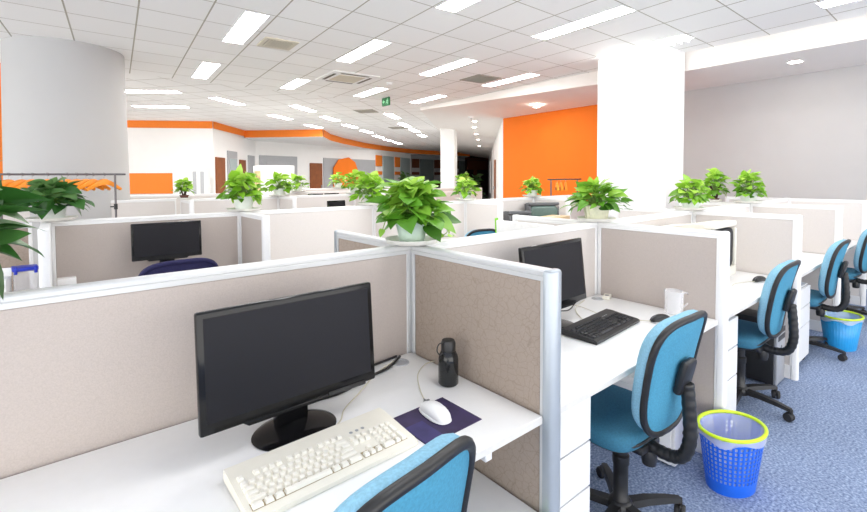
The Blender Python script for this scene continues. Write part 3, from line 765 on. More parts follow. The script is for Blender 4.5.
nv.scale = (1.14, 1, 1.035)
# ------------------------------------------------------------------ monitors (built facing -y)
def monitor(label, loc, rz, w=.53, h=.315, zb=.085, tilt=4, base=True):
    t = thing('monitor', label, 'monitor', loc, rz)
    Mx = T(0, -.03, zb) @ RX(-math.radians(tilt))
    bz, bt = .017, .017
    b = MB()                                     # bezel ring with outer rounded shell
    b.box(-w / 2, w / 2, 0, .022, 0, h, .006, 2, mat=Mx)
    fr = b.build('bezel', 'black_gloss', t)
    b = MB(); b.box(-w / 2 + bz, w / 2 - bz, -.0012, .002, bt + .012, h - bt, mat=Mx)
    b.build('screen', 'screen', t, smooth=0)
    b = MB(); b.prism([(-w * .30, 0), (-w * .27, -.012), (w * .27, -.012), (w * .30, 0)], 0, .018, .003, mat=Mx @ T(0, .018, 0.002) @ RX(PI / 2))
    b.build('chin', 'black_gloss', t)
    b = MB(); b.prism([(-w * .34, 0.004), (w * .34, 0.004), (w * .30, .045), (-w * .30, .045)], .04, h - .035, .0, mat=Mx @ T(0, .018, 0))
    b.build('rear_housing', 'black', t)
    b = MB()
    b.box(-.05, .05, .012, .05, .012, zb + .09, .010, 2)
    b.build('stand_neck', 'black_gloss', t)
    if base:
        b = MB(); b.lathe([(0, .022), (.35, .020), (.8, .012), (.97, .006), (1.0, .003), (.98, 0), (0, 0)], seg=40)
        for v in b.bm.verts: v.co.x *= .125; v.co.y *= .10
        b.build('stand_base', 'black_gloss', t)
    return t
m1 = monitor('large black widescreen monitor on the front desk', (-.655, -.285, DESK), math.radians(1))
b = MB(); b.box(.095, .225, -.004, .002, -.004, .008, .002, 1, mat=T(0, -.03, .085) @ RX(-math.radians(4))); b.build('button_strip', 'black', m1)
b = MB(); b.tube(spline([(.04, .03, .06), (.10, .11, .008), (.215, .105, .006), (.355, .145, .006), (.455, .165, .006), (.555, .225, .006)]), .005, 8); b.build('power_cord', 'cable', m1, 80)
b = MB(); b.tube(spline([(.03, .05, .05), (.12, .15, .015), (.26, .19, .006), (.38, .215, .006), (.545, .235, .006)]), .0045, 8); b.build('video_cord', 'cable', m1, 80)
m2 = monitor('black monitor above the dark keyboard, partly behind the crackled partition', (.71, -.225, DESK), math.radians(2), .52, .32, .10, 6)
b = MB(); b.tube(spline([(.06, .03, .06), (.22, .07, .02), (.32, .10, .006), (.46, .15, .005), (.60, .17, .005)]), .003, 8); b.build('power_cord', 'cable', m2, 80)
monitor('black monitor on the far left desk behind the navy chair', (-.555, 2.27, DESK), 0, .46, .268, .148, 3)

def crt(label, loc, rz, m, mb, glass='screen', w=.42, h=.38):
    t = thing('tube_monitor', label, 'monitor', loc, rz)
    b = MB(); z0 = .045
    for a in ((-w / 2, w / 2, h - .035, h), (-w / 2, w / 2, 0, .065), (-w / 2, -w / 2 + .024, .065, h - .05), (w / 2 - .024, w / 2, .065, h - .05)):
        b.box(a[0], a[1], 0, .07, z0 + a[2], z0 + a[3], .006, 1)
    b.build('bezel', m, t)
    b = MB(); b.ellipsoid((0, .035, z0 + .065 + (h - .115) / 2), (w / 2 - .024, .027, (h - .115) / 2 + .008), .3, 24, 10); b.build('screen', glass, t, 60)
    b = MB(); rings = []
    for y, s, dz in ((.05, .97, 0), (.14, .95, 0), (.30, .72, .01), (.40, .62, .02)):
        rings.append([b.bm.verts.new((sx * w / 2 * s, y, z0 + h / 2 + sz * h / 2 * s + dz)) for sx, sz in ((-1, -1), (1, -1), (1, 1), (-1, 1))])
    for p, q in zip(rings, rings[1:]):
        for i in range(4): b.bm.faces.new((p[i], p[(i + 1) % 4], q[(i + 1) % 4], q[i]))
    b.bm.faces.new(rings[0][::-1]); b.bm.faces.new(rings[-1])
    b.build('tube_housing', mb, t, 20)
    MB().lathe([(0, 0), (.13, 0), (.135, .012), (.09, .025), (.06, .06), (0, .06)], (0, .17, 0), 28).build('swivel_base', m, t)
    return t
crt('cream tube monitor facing the aisle behind the second side partition', (2.335, -.455, DESK), 0, 'cream', 'cream')
crt('dark grey tube monitor with green glass below the orange wall', (3.80, 2.08, DESK), math.radians(-28), 'grey', 'grey', 'screen_green', .43, .35)
crt('small grey tube monitor left of the green-glass one, turned away', (3.33, 2.10, DESK), math.radians(-25), 'grey', 'grey', 'grey', .30, .26)
crt('white framed far tube monitor with dark green screen near the orange panel', (-.06, 6.1, .74), 0, 'white', 'white', 'screen_green', .34, .36)
monitor('dark monitor top peeking over the second spine right of the navy chair', (1.22, 2.98, .80), 0, .22, .18, .245, 3)
for x, l in ((2.42, 'left of two dark monitor tops in the far third row'), (2.74, 'right of two dark monitor tops in the far third row')):
    monitor(l, (x, 6.0, .80), 0, .29, .22, .17, 3)
for x0, x1, y0, y1, l in ((1.0, 1.6, 2.75, 3.2, 'white desk under the dark peeking monitor'), (-.33, .6, 5.85, 6.5, 'white far desk under the white framed tube monitor'), (2.1, 3.1, 5.8, 6.4, 'white far desk under the two dark monitor tops')):
    t = thing('desk', l, 'desk', ((x0 + x1) / 2, (y0 + y1) / 2, 0)); w, d = (x1 - x0) / 2, (y1 - y0) / 2
    zt = .74 if x0 < 0 else .80
    MB().box(-w, w, -d, d, zt - .026, zt).build('desktop', 'laminate', t)
    for s in (-1, 1): MB().box(s * w * .9 - .012, s * w * .9 + .012, -d * .8, d * .8, 0, zt - .026).build('leg_panel', 'steel_white', t)

# ------------------------------------------------------------------ keyboards and mice
def keyboard(label, loc, rz, body, keym, well, D=.175):
    t = thing('keyboard', label, 'keyboard', loc, rz)
    w = .46
    def zt(y): return .018 + .014 * (y + D / 2) / D
    b = MB(); pr = [(-D / 2, .004), (-D / 2 + .004, 0), (D / 2 - .004, 0.006), (D / 2, .012), (D / 2 - .002, .034), (D / 2 - .030, .033), (-D / 2 + .015, .019), (-D / 2, .014)]
    b.prism(pr, -w / 2, w / 2, .003, mat=Matrix(((0, 0, 1, 0), (1, 0, 0, 0), (0, 1, 0, 0), (0, 0, 0, 1))))
    b.build('body', body, t)
    b = MB(); u = .0188
    yb = -D / 2 + .020
    x0 = -w / 2 + .012
    for xa, xb, ya, yb2 in ((0, 15 * u, 0, 5 * u), (0, 15 * u, 5.35 * u, 6.35 * u), (15.3 * u, 18.3 * u, 3 * u, 5 * u), (15.3 * u, 18.3 * u, 0, 2 * u), (18.6 * u, 22.6 * u, 0, 5 * u)):
        p = [(x0 + xa, yb + ya), (x0 + min(xb, 23 * u), yb + ya), (x0 + xb, yb + yb2), (x0 + xa, yb + yb2)]
        b.quad(*[(x, y, zt(y) + .0006) for x, y in p])
    b.build('key_well', well, t, smooth=0, recalc=False)
    meshes = {}
    def key(ux, uy, kw=1.0, kh=1.0):
        if (kw, kh) not in meshes:
            b = MB(); a, c = kw * u / 2 - .0019, kh * u / 2 - .0019
            lo = [b.bm.verts.new((sx * a, sy * c, 0)) for sx, sy in ((-1, -1), (1, -1), (1, 1), (-1, 1))]
            hi = [b.bm.verts.new((sx * (a - .0022), sy * (c - .0022) + .0006, .0075)) for sx, sy in ((-1, -1), (1, -1), (1, 1), (-1, 1))]
            top = b.bm.faces.new(hi)
            for i in range(4): b.bm.faces.new((lo[i], lo[(i + 1) % 4], hi[(i + 1) % 4], hi[i]))
            bmesh.ops.bevel(b.bm, geom=list(top.edges), offset=.0008, segments=1, affect='EDGES')
            meshes[(kw, kh)] = b.mesh('key', keym, 30)
        o = bpy.data.objects.new('key', meshes[(kw, kh)]); C.objects.link(o); o.parent = t
        y = yb + (uy + kh / 2) * u
        o.location = (x0 + (ux + kw / 2) * u, y, zt(y) + .001); o.rotation_euler = (.08, 0, 0)
    def row(y, ws, x=0.0):
        for k in ws:
            if k > 0: key(x, y, k)
            x += abs(k)
    row(5.35, [1, -1, 1, 1, 1, 1, -.5, 1, 1, 1, 1, -.5, 1, 1, 1, 1])
    row(4, [1] * 13 + [2]); row(3, [1.5] + [1] * 12 + [1.5]); row(2, [1.75] + [1] * 11 + [2.25]); row(1, [2.25] + [1] * 10 + [2.75])
    row(0, [1.5, 1.25, 1.25, 6.5, 1.25, 1.25, 1.5][:6] + [2.0])
    row(4, [1, 1, 1], 15.3); row(3, [1, 1, 1], 15.3); row(1, [-1, 1], 15.3); row(0, [1, 1, 1], 15.3)
    row(4, [1, 1, 1, 1], 18.6); row(3, [1, 1, 1], 18.6); key(21.6, 2, 1, 2); row(2, [1, 1, 1], 18.6); row(1, [1, 1, 1], 18.6); key(21.6, 0, 1, 2); row(0, [2, 1], 18.6)
    for k in range(3):
        MB().lathe([(0, .003), (.0052, .0025), (.006, 0)], (x0 + (16 + k) * u * 1.0 + .01, yb + 5.9 * u, zt(yb + 5.9 * u) + .0005), 14).build('hot_key', 'silver', t)
    return t
k1 = keyboard('cream keyboard on the front desk', (-.655, -.487, DESK), math.radians(1.0), 'cream', 'cream_key', 'cream_well_shade', .19)
b = MB(); b.tube(spline([(.05, .09, .02), (.125, .152, .004), (.17, .205, .004), (.26, .265, .004), (.40, .36, .004), (.545, .415, .006)]), .0022, 6); b.build('cord', 'cable_lt', k1, 80)
k2 = keyboard('black keyboard on the second desk', (.865, -.392, DESK), math.radians(4), 'black', 'dark_key', 'black_matte', .175)
b = MB(); b.tube(spline([(.0, .085, .02), (.06, .14, .006), (.2, .25, .004), (.40, .30, .004)]), .002, 6); b.build('cord', 'cable_lt', k2, 80)

def mouse(label, loc, rz, m, mb, cord, cm, L=.118):
    t = thing('computer_mouse', label, 'mouse', loc, rz)
    b = MB(); b.ellipsoid((0, 0, .004), (.033, L / 2, .036), .8, 28, 16, zmin=-.1)
    for v in b.bm.verts: v.co.x *= 1 - .12 * math.cos(v.co.y / (L / 2) * 1.6); v.co.z = max(0.001, v.co.z - max(0, v.co.y) * .12)
    b.build('shell', m, t, 80)
    b = MB(); b.ellipsoid((0, 0, .003), (.0345, L / 2 + .001, .010), .8, 28, 8, zmin=-.2); b.build('side_band', mb, t, 80)
    b = MB(); b.lathe([(0, -.004), (.009, -.004), (.009, .004), (0, .004)], seg=16, mat=T(0, L * .28, .0265) @ RY(PI / 2)); b.build('scroll_wheel', 'grey', t)
    MB().box(-.0006, .0006, L * .12, L * .47, .012, .0295).build('button_gap', 'gap', t)
    b = MB(); b.tube(spline(cord), .002, 6); b.build('cord', cm, t, 80)
    return t
mouse('white mouse on the purple mouse mat', (-.289, -.490, DESK + .0032), math.radians(-4), 'white', 'white', [(0, .058, .008), (.02, .08, .002), (.06, .17, .001), (.12, .27, .001), (.20, .33, .001), (.27, .33, .001)], 'cable_lt', .130)
mouse('black silver-edged mouse beside the clear mug', (1.185, -.528, DESK), math.radians(60), 'black', 'silver', [(0, .055, .008), (.05, .12, .002), (.12, .22, .001), (.30, .26, .001), (.38, .30, .001)], 'cable_lt', .11)
mouse('black mouse on the desk of the cream tube monitor', (2.615, -.575, DESK), math.radians(75), 'black', 'silver', [(0, .055, .008), (.03, .12, .002), (.03, .22, .001), (.0, .30, .001)], 'cable_lt', .11)
b = MB(); q = [(-.405, -.452), (-.404, -.600), (-.195, -.600), (-.190, -.415), (-.39, -.415)]
b = MB(); b.box(-.108, .108, -.09, .09, 0, .003, .001, 1)
o = b.build('mouse_mat', 'pad', None, loc=(-.300, -.508, DESK), rz=math.radians(1)); tag(o, 'dark purple mouse mat under the white mouse', 'mouse mat')
MB().box(-.106, -.04, -.088, .02, .0026, .0034).build('printed_patch', 'pad_blue', o, smooth=0)

# ------------------------------------------------------------------ things on the desks
t = thing('water_bottle', 'smoked black water bottle with looped lid beside the crackled partition', 'bottle', (-.108, -.352, DESK))
MB().lathe([(0, .001), (.032, .001), (.036, .006), (.036, .09), (.034, .104), (.026, .120), (.022, .124), (.022, .136)], seg=32).build('body', 'smoke', t, 50)
MB().lathe([(.033, .006), (.033, .045), (0, .045)], seg=28).build('water', 'black_gloss', t)
MB().lathe([(.0235, .122), (.0265, .124), (.0265, .150), (.022, .160), (.012, .163), (0, .163)], seg=28).build('cap', 'black', t)
b = MB(); b.tube(spline([(-.020, 0, .155), (-.040, .006, .150), (-.046, .008, .128), (-.036, .004, .112), (-.026, 0, .118)]), .0022, 6); b.build('cap_loop', 'black', t, 80)

t = thing('plastic_mug', 'clear plastic mug standing on the second desk by the partition', 'mug', (1.385, -.51, DESK))
MB().lathe([(0, .002), (.042, .002), (.045, .006), (.047, .10), (.049, .125), (.046, .125), (.044, .10), (.042, .008), (0, .007)], seg=32).build('body', 'clear', t, 50)
b = MB(); b.tube(spline([(.040, -.022, .105), (.068, -.038, .108), (.078, -.044, .085), (.072, -.040, .05), (.041, -.023, .03)]), .0055, 8); b.build('handle', 'clear', t, 80)
t = thing('cable_socket', 'flat pale cable box by the wall of the second desk', 'socket', (1.40, -.12, DESK), .4)
MB().box(-.05, .05, -.022, .022, 0, .018, .006).build('case', 'cream', t); MB().lathe([(0, .02), (.012, .0195), (.013, .017)], seg=14).build('button', 'grey', t)

t = thing('whiteboard', 'white board with a green edge leaning behind the spine partition', 'board', (1.405, .25, DESK + .001), PI / 2)
MB().box(0, .50, -.012, .012, 0, .415, .003, 1, mat=RX(-.06)).build('board', 'paper', t); MB().box(.496, .510, -.014, .014, 0, .43, .002, 1, mat=RX(-.06)).build('edge_strip', 'green_edge', t)

# left cubicle bits
t = thing('storage_box', 'clear plastic box with dark blue lid clips at the far left', 'box', (-1.345, 2.03, DESK), .1)
MB().box(-.055, .055, -.05, .05, 0, .20, .01).build('body', 'clear', t); MB().box(-.06, .06, -.055, .055, .20, .222, .006).build('lid', 'blue_lid', t)
for s in (-1, 1): MB().box(s * .045 - .008, s * .045 + .008, -.060, -.054, .185, .228, .003).build('clip', 'blue_lid', t)
t = thing('paper_box', 'small white open box left of the blue-lidded box', 'box', (-1.47, 2.0, DESK), -.2)
MB().box(-.055, .055, -.05, .05, 0, .17, .003).build('carton', 'paper', t); MB().box(-.055, .055, .05, .054, .17, .22, .001).build('flap', 'paper', t)
t = thing('desk_socket', 'small white desk socket box in the left cubicle corner', 'socket', (-1.15, 2.26, DESK), .0)
MB().box(-.05, .05, -.03, .03, 0, .085, .004).build('case', 'white', t)
for x in (-.022, .018): MB().box(x - .012, x + .012, -.032, -.029, .018, .042).build('outlet', 'silver', t)
t = thing('papers', 'loose papers and cables right of the navy chair under the partition', 'papers', (-.12, 2.22, DESK), .2)
MB().box(-.10, .10, -.07, .07, 0, .012, .001, 1).build('sheets', 'paper', t); b = MB(); b.tube(spline([(-.16, .02, .012), (-.08, .06, .02), (0, .02, .018), (.08, .06, .016)]), .005, 6); b.build('cable', 'cable', t)
t = thing('carton', 'flat brown carton lying before the grey tube monitor', 'box', (3.60, 1.80, DESK), .2)
MB().box(-.22, .22, -.12, .12, 0, .245, .004).build('box', 'card', t); MB().box(-.2, .2, -.01, .01, .245, .2465).build('tape', 'cream', t)
t = thing('yellow_cup', 'yellow cup by the white framed far monitor', 'cup', (-.24, 6.0, DESK))
MB().lathe([(0, 0), (.035, 0), (.05, .24), (.045, .24), (.032, .01), (0, .01)], seg=20).build('body', 'yellow', t); MB().tube(spline([(.045, 0, .2), (.085, 0, .18), (.08, 0, .1), (.04, 0, .07)]), .007, 6).build('handle', 'yellow', t)
t = thing('magazine', 'magazine with red print on papers on the farthest right desk', 'magazine', (4.62, -.56, DESK), .5)
MB().box(-.11, .11, -.15, .15, 0, .05, .003).build('pages', 'paper', t); MB().box(-.09, .06, -.10, .12, .05, .052).build('cover', 'red', t)
t = thing('folder_stack', 'stack of white folders on the farthest right desk', 'folders', (4.95, -.50, DESK), .2)
for k in range(4): MB().box(-.12, .12, -.16, .16, .032 * k, .032 * k + .028, .003, mat=RZ(.06 * (k % 3))).build('folder', 'paper' if k % 2 else 'steel_white', t)
# ------------------------------------------------------------------ plants
LEAF = [(0.0, 0.0), (.09, .34), (.25, .48), (.45, .47), (.65, .36), (.84, .18), (1.0, 0.0)]
def add_leaf(b, lay, base, fwd, nrm, L, tint, wr=1.0, droop=.35, fold=.16):
    fwd = fwd.normalized(); sd = fwd.cross(nrm).normalized(); nr = sd.cross(fwd).normalized()
    prev = None; faces = []
    for i, (t, w) in enumerate(LEAF):
        c = base + fwd * (L * t) - nr * (L * droop * t * t)
        hw = w * L * wr * .92
        if hw == 0: cur = [b.bm.verts.new(c)]
        else:
            back = -L * .06 if i == 1 else 0
            cur = [b.bm.verts.new(c + sd * hw * 1.0 + nr * (hw * fold * 1.3) + fwd * back), b.bm.verts.new(c + sd * hw * .5 + nr * hw * fold * .9), b.bm.verts.new(c),
                   b.bm.verts.new(c - sd * hw * .5 + nr * hw * fold * .9), b.bm.verts.new(c - sd * hw * 1.0 + nr * (hw * fold * 1.3) + fwd * back)]
        if prev:
            if len(prev) == 1:
                for k in range(4): faces.append(b.bm.faces.new((prev[0], cur[k + 1], cur[k])))
            elif len(cur) == 1:
                for k in range(4): faces.append(b.bm.faces.new((prev[k], prev[k + 1], cur[0])))
            else:
                for k in range(4): faces.append(b.bm.faces.new((prev[k], prev[k + 1], cur[k + 1], cur[k])))
        prev = cur
    for f in faces:
        for l in f.loops:
            l.vert[lay] = tint
def plant(label, loc, R, top, n, L, seed, pot, potr, poth, leafm='leaf', sx=1.0, vine=False, trunk=False, square=False, wr=1.0, low=-.25, saucer=True, rz=0, shift=(0, 0)):
    """R crown radius, top crown height above the pot rim"""
    rnd = random.Random(seed)
    base_z = 0
    if saucer:
        s = thing('plant_saucer', 'white saucer under the ' + label, 'saucer', loc, 0, 'saucers on the partition posts')
        MB().lathe([(0, .004), (potr * 1.25, .004), (potr * 1.45, .010), (potr * 1.62, .022), (potr * 1.66, .022), (potr * 1.5, .004), (potr * 1.3, 0), (0, 0)], seg=48, wob=.012, wn=16).build('dish', 'saucer', s, 50)
        base_z = .0055
    t = thing('potted_plant', label, 'plant', (loc[0], loc[1], loc[2] + base_z), rz, 'potted plants on the partitions')
    if square:
        b = MB(); a, c = potr * .80, potr
        b.box(-1, 1, -1, 1, 0, poth, 0)
        for v in b.bm.verts: k = a if v.co.z < .001 else c; v.co.x *= k; v.co.y *= k
        bmesh.ops.bevel(b.bm, geom=[e for e in b.bm.edges if abs(e.verts[0].co.z - e.verts[1].co.z) > .01], offset=.016, segments=3, affect='EDGES')
        b.build('pot', pot, t)
        MB().lathe([(0, poth + .001), (potr * .9, poth + .001)], seg=24).build('soil', 'soil', t)
    else:
        MB().lathe([(0, 0), (potr * .74, 0), (potr * .76, .004), (potr * .97, poth * .82), (potr * 1.03, poth * .84), (potr * 1.05, poth), (potr * .98, poth), (potr * .93, poth * .86), (0, poth * .86)], seg=36).build('pot', pot, t, 50)
        MB().lathe([(0, poth * .9), (potr * .94, poth * .88)], seg=24).build('soil', 'soil', t)
    b = MB(); lay = b.bm.verts.layers.float.new('tint'); st = MB()
    o = Vector((0, 0, poth * .92))
    if trunk:
        tm = MB()
        for k in range(3):
            a = 2.1 * k; tm.tube(spline([o + Vector((.015 * math.cos(a), .015 * math.sin(a), -.02)), o + Vector((.03 * math.cos(a + .6), .03 * math.sin(a + .6), top * .25)), o + Vector((.06 * math.cos(a + .3), .06 * math.sin(a + .3), top * .55))]), .011, 6)
        tm.build('trunk', 'trunk', t, 80); o = o + Vector((0, 0, top * .25))
    for i in range(n):
        az = 2 * PI * (i * .618 + rnd.uniform(-.06, .06)); q = (i + .5) / n
        el = low + (1.42 - low) * q ** 1.15 + rnd.uniform(-.12, .12)
        r = R * rnd.uniform(.30, .78) * (1 - .12 * math.sin(max(0, el)))
        tip = o + Vector((math.cos(az) * math.cos(el) * r * sx + shift[0] * q, math.sin(az) * math.cos(el) * r + shift[1] * q, math.sin(el) * (top * rnd.uniform(.55, .80)) if el > 0 else math.sin(el) * R * .55))
        d = Vector((math.cos(az), math.sin(az), 0))
        fwd = d * (.5 + .5 * math.cos(el)) + Vector((0, 0, .65 * math.sin(el) - .22 + rnd.uniform(-.45, .45))) + Vector((rnd.uniform(-.6, .6), rnd.uniform(-.6, .6), 0))
        nrm = Vector((0, 0, 1)) + d * (.5 * math.cos(el)) + Vector((rnd.uniform(-.65, .65), rnd.uniform(-.65, .65), 0))
        ll = L * (rnd.uniform(.5, .85) if i % 5 < 3 else rnd.uniform(.85, 1.2))
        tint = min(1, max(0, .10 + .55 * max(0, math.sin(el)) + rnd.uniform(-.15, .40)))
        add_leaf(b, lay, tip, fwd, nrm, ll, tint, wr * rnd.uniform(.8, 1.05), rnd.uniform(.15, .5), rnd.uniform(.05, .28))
        mid = o.lerp(tip, .5) + Vector((0, 0, .12 * r))
        st.tube([o + d * .01, mid, tip], [.0028, .0022, .0016], 5, caps=False)
    if vine:
        for pts in vine:
            sp = spline(pts, 6); st.tube(sp, .0022, 5)
            for k in range(5, len(sp), 6):
                dd = (sp[k] - sp[k - 1]).normalized()
                add_leaf(b, lay, sp[k], dd + Vector((rnd.uniform(-.5, .5), rnd.uniform(-.5, .5), .3)), Vector((rnd.uniform(-.4, .4), -.5, .8)), L * rnd.uniform(.28, .42), rnd.uniform(.6, 1), .8)
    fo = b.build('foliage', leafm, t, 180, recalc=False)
    st.build('stems', 'stem', t, 80, recalc=False)
    return t
plant('big pothos in a pale green pot on the central post', (0, 0, H + .003), .185, .215, 150, .098, 5, 'pot_green', .070, .090, 'leaf', low=.06, wr=1.05,
      vine=[[(.05, -.03, .09), (.11, -.05, .10), (.16, -.05, .04), (.14, -.045, .02), (.18, -.04, .012), (.23, -.02, .008)], [(-.05, .02, .1), (-.12, .0, .12), (-.16, -.01, .06)]])
plant('spreading plant in a square cream pot before the white pillar', (W, 0, H + .003), .225, .17, 110, .095, 11, 'pot_cream', .072, .095, 'leaf', square=True, wr=.85, rz=.7, low=.02,
      vine=[[(.05, -.04, .10), (.12, -.10, .13), (.17, -.16, .14)]])
plant('round leafy plant in a whitish pot beyond the tube monitor', (2 * W, 0, H + .003), .165, .20, 110, .078, 21, 'pot_white', .078, .085, 'leaf_far', low=-.1)
plant('loose plant on dark stems between two pots by the grey wall', (3 * W, .31, H + .003), .16, .29, 95, .08, 31, 'pot_brown', .045, .03, 'leaf_far', trunk=True, low=-.05)
plant('farthest front-row plant in a white pot before the grey wall', (3 * W, 0, H + .003), .17, .27, 115, .085, 41, 'pot_white', .08, .10, 'leaf_far', low=-.1)
plant('bright plant in a white pot right of the navy chair', (.06, 2.45, H + .003), .205, .26, 120, .10, 51, 'pot_white', .085, .12, 'leaf_far', low=-.1)
plant('dark green plant in a white pot by the orange hangers', (-1.215, 2.44, H + .003), .23, .17, 115, .11, 61, 'pot_white', .085, .11, 'leaf_dark', low=.0)
plant('large dark plant with long leaves at the left edge', (-1.415, .02, H + .003), .20, .25, 110, .135, 77, 'pot_white', .07, .085, 'leaf_dark', low=.22, wr=.9)
plant('bushy plant right behind the big central one', (1.34, 2.44, H + .003), .22, .25, 115, .10, 81, 'pot_white', .085, .10, 'leaf_far', low=-.1)
plant('bright plant before the dark corridor', (2.70, 2.44, H + .003), .175, .20, 100, .082, 91, 'pot_white', .08, .09, 'leaf_far', low=-.1)
plant('plant in a white pot against the orange wall', (4.0, 2.44, H + .003), .18, .20, 95, .082, 101, 'pot_white', .08, .085, 'leaf_far', low=-.05)
plant('small plant in a dark pot before the white wall cupboard', (.13, 5.15, H + .003), .15, .20, 70, .085, 111, 'pot_brown', .055, .05, 'leaf_far', trunk=True, low=0)
plant('plant in front of the white cupboard with printed side', (1.47, 5.25, H + .003), .26, .27, 75, .12, 121, 'pot_white', .10, .11, 'leaf_far', low=-.05)
plant('small far plant right of the cupboard with printed side', (2.52, 6.98, H + .003), .22, .28, 50, .12, 131, 'pot_white', .09, .10, 'leaf_far', low=0)
plant('far plant left below the orange polygon panel', (4.6, 9.2, H + .003), .30, .33, 50, .15, 141, 'pot_white', .11, .12, 'leaf_far', low=0)
plant('far plant below the orange polygon panel', (2.80, 5.25, H + .003), .28, .30, 75, .12, 151, 'pot_white', .10, .11, 'leaf_far', low=-.05)
plant('far plant right of the big central one, before the far pillar', (5.4, 5.25, H + .003), .22, .30, 50, .13, 161, 'pot_white', .10, .10, 'leaf', low=0)
plant('dark plant on the floor at the corridor end', (19.0, 18.3, 0), .75, 1.6, 70, .36, 171, 'pot_brown', .25, .35, 'leaf_dark', saucer=False)
plant('dark plant on the floor before the glass bays', (13.6, 18.3, 0), .5, 1.8, 60, .36, 181, 'pot_brown', .25, .35, 'leaf_dark', saucer=False)
b = MB(); lay = b.bm.verts.layers.float.new('tint'); rn = random.Random(3)
t = thing('plant_sprig', 'green leaf tip poking up at the bottom by the crackled partition', 'leaf', (-.06, -.715, .427))
for k in range(3): add_leaf(b, lay, Vector((0, 0, 0)), Vector((rn.uniform(-1, 1), rn.uniform(-.3, .6), .5)), Vector((0, -.4, 1)), .035, .6)
b.build('foliage', 'leaf_far', t, 180, recalc=False); MB().tube([(0, 0, -.0015), (0, .0, .004)], .0025, 6).build('stem', 'stem', t)

# ------------------------------------------------------------------ waste bins
def bin_(label, loc, rz, m, lattice, a=.165, c=.125, h=.285):
    t = thing('waste_bin', label, 'waste bin', loc, rz)
    def P(th, z, k=1.0):
        s = (.74 + .26 * z / h) * k
        return (a * s * math.cos(th), c * s * math.sin(th), z)
    b = MB(); N = 38
    V = {}
    def vt(i, z, k=1.0):
        key = (i % (N * 4), round(z, 5), k)
        if key not in V: V[key] = b.bm.verts.new(P(2 * PI * i / (N * 4), z, k))
        return V[key]
    zs = [0, .003] ; z0, z1, rows = .055, h - .035, 9
    def ring(za, zb, step=1):
        for i in range(0, N * 4, step): b.bm.faces.new((vt(i, za), vt(i + step, za), vt(i + step, zb), vt(i, zb)))
    ring(0, z0) if not lattice else ring(0.0, z0)
    if lattice:
        dz = (z1 - z0) / rows
        for r_i in range(rows):
            za = z0 + r_i * dz; zb = za + dz; zi, zj = za + dz * .17, zb - dz * .17
            ring(za, zi); ring(zj, zb)
            for i in range(N):
                for q in (0, 1): b.bm.faces.new((vt(4 * i + q, zi), vt(4 * i + q + 1, zi), vt(4 * i + q + 1, zj), vt(4 * i + q, zj)))
        ring(z1, h)
    else:
        ring(z0, h)
        for v in b.bm.verts:
            th = math.atan2(v.co.y / c, v.co.x / a); k = 1 + .012 * math.cos(th * 40); v.co.x *= k; v.co.y *= k
    cen = b.bm.verts.new((0, 0, 0))
    for i in range(N * 4): b.bm.faces.new((cen, vt(i + 1, 0), vt(i, 0)))
    o = b.build('body', m, t, 60)
    md = o.modifiers.new('thickness', 'SOLIDIFY'); md.thickness = .003; md.offset = -1
    b = MB(); b.tube([Vector(P(2 * PI * i / 64, h, 1.0)) for i in range(64)], .0085, 10, closed=True); b.build('rim', 'lime', t, 80)
    rn = random.Random(int(loc[0] * 100)); b = MB(); rings = []
    n = 56
    for z, k, amp in ((.02, .93, .0), (h * .5, .94, .006), (h - .004, .965, .004), (h - .004, 1.03, .004), (h - .016, 1.045, .01), (h - .034, 1.04, .02)):
        ph = rn.uniform(0, 6)
        rings.append([b.bm.verts.new((lambda p: (p[0], p[1], p[2] + amp * .6 * math.sin(5 * i * .11 + ph)))(P(2 * PI * i / n, min(z, h), k * (1 + amp * math.sin(i * 2 * PI * 9 / n + ph))) if z <= h else (lambda q: (q[0], q[1], z))(P(2 * PI * i / n, h, k)))) for i in range(n)])
    for p, q in zip(rings, rings[1:]):
        for i in range(n): b.bm.faces.new((p[i], p[(i + 1) % n], q[(i + 1) % n], q[i]))
    b.build('bin_liner', 'bag', t, 80)
    return t
bin_('blue lattice waste bin with lime rim and clear liner, in front', (1.30, -.812, .0), math.radians(-12), 'bin_blue', True)
bin_('cyan ribbed waste bin with lime rim and overhanging liner, farther back', (4.03, -.80, .0), math.radians(-8), 'bin_cyan', False, .17, .135, .28)

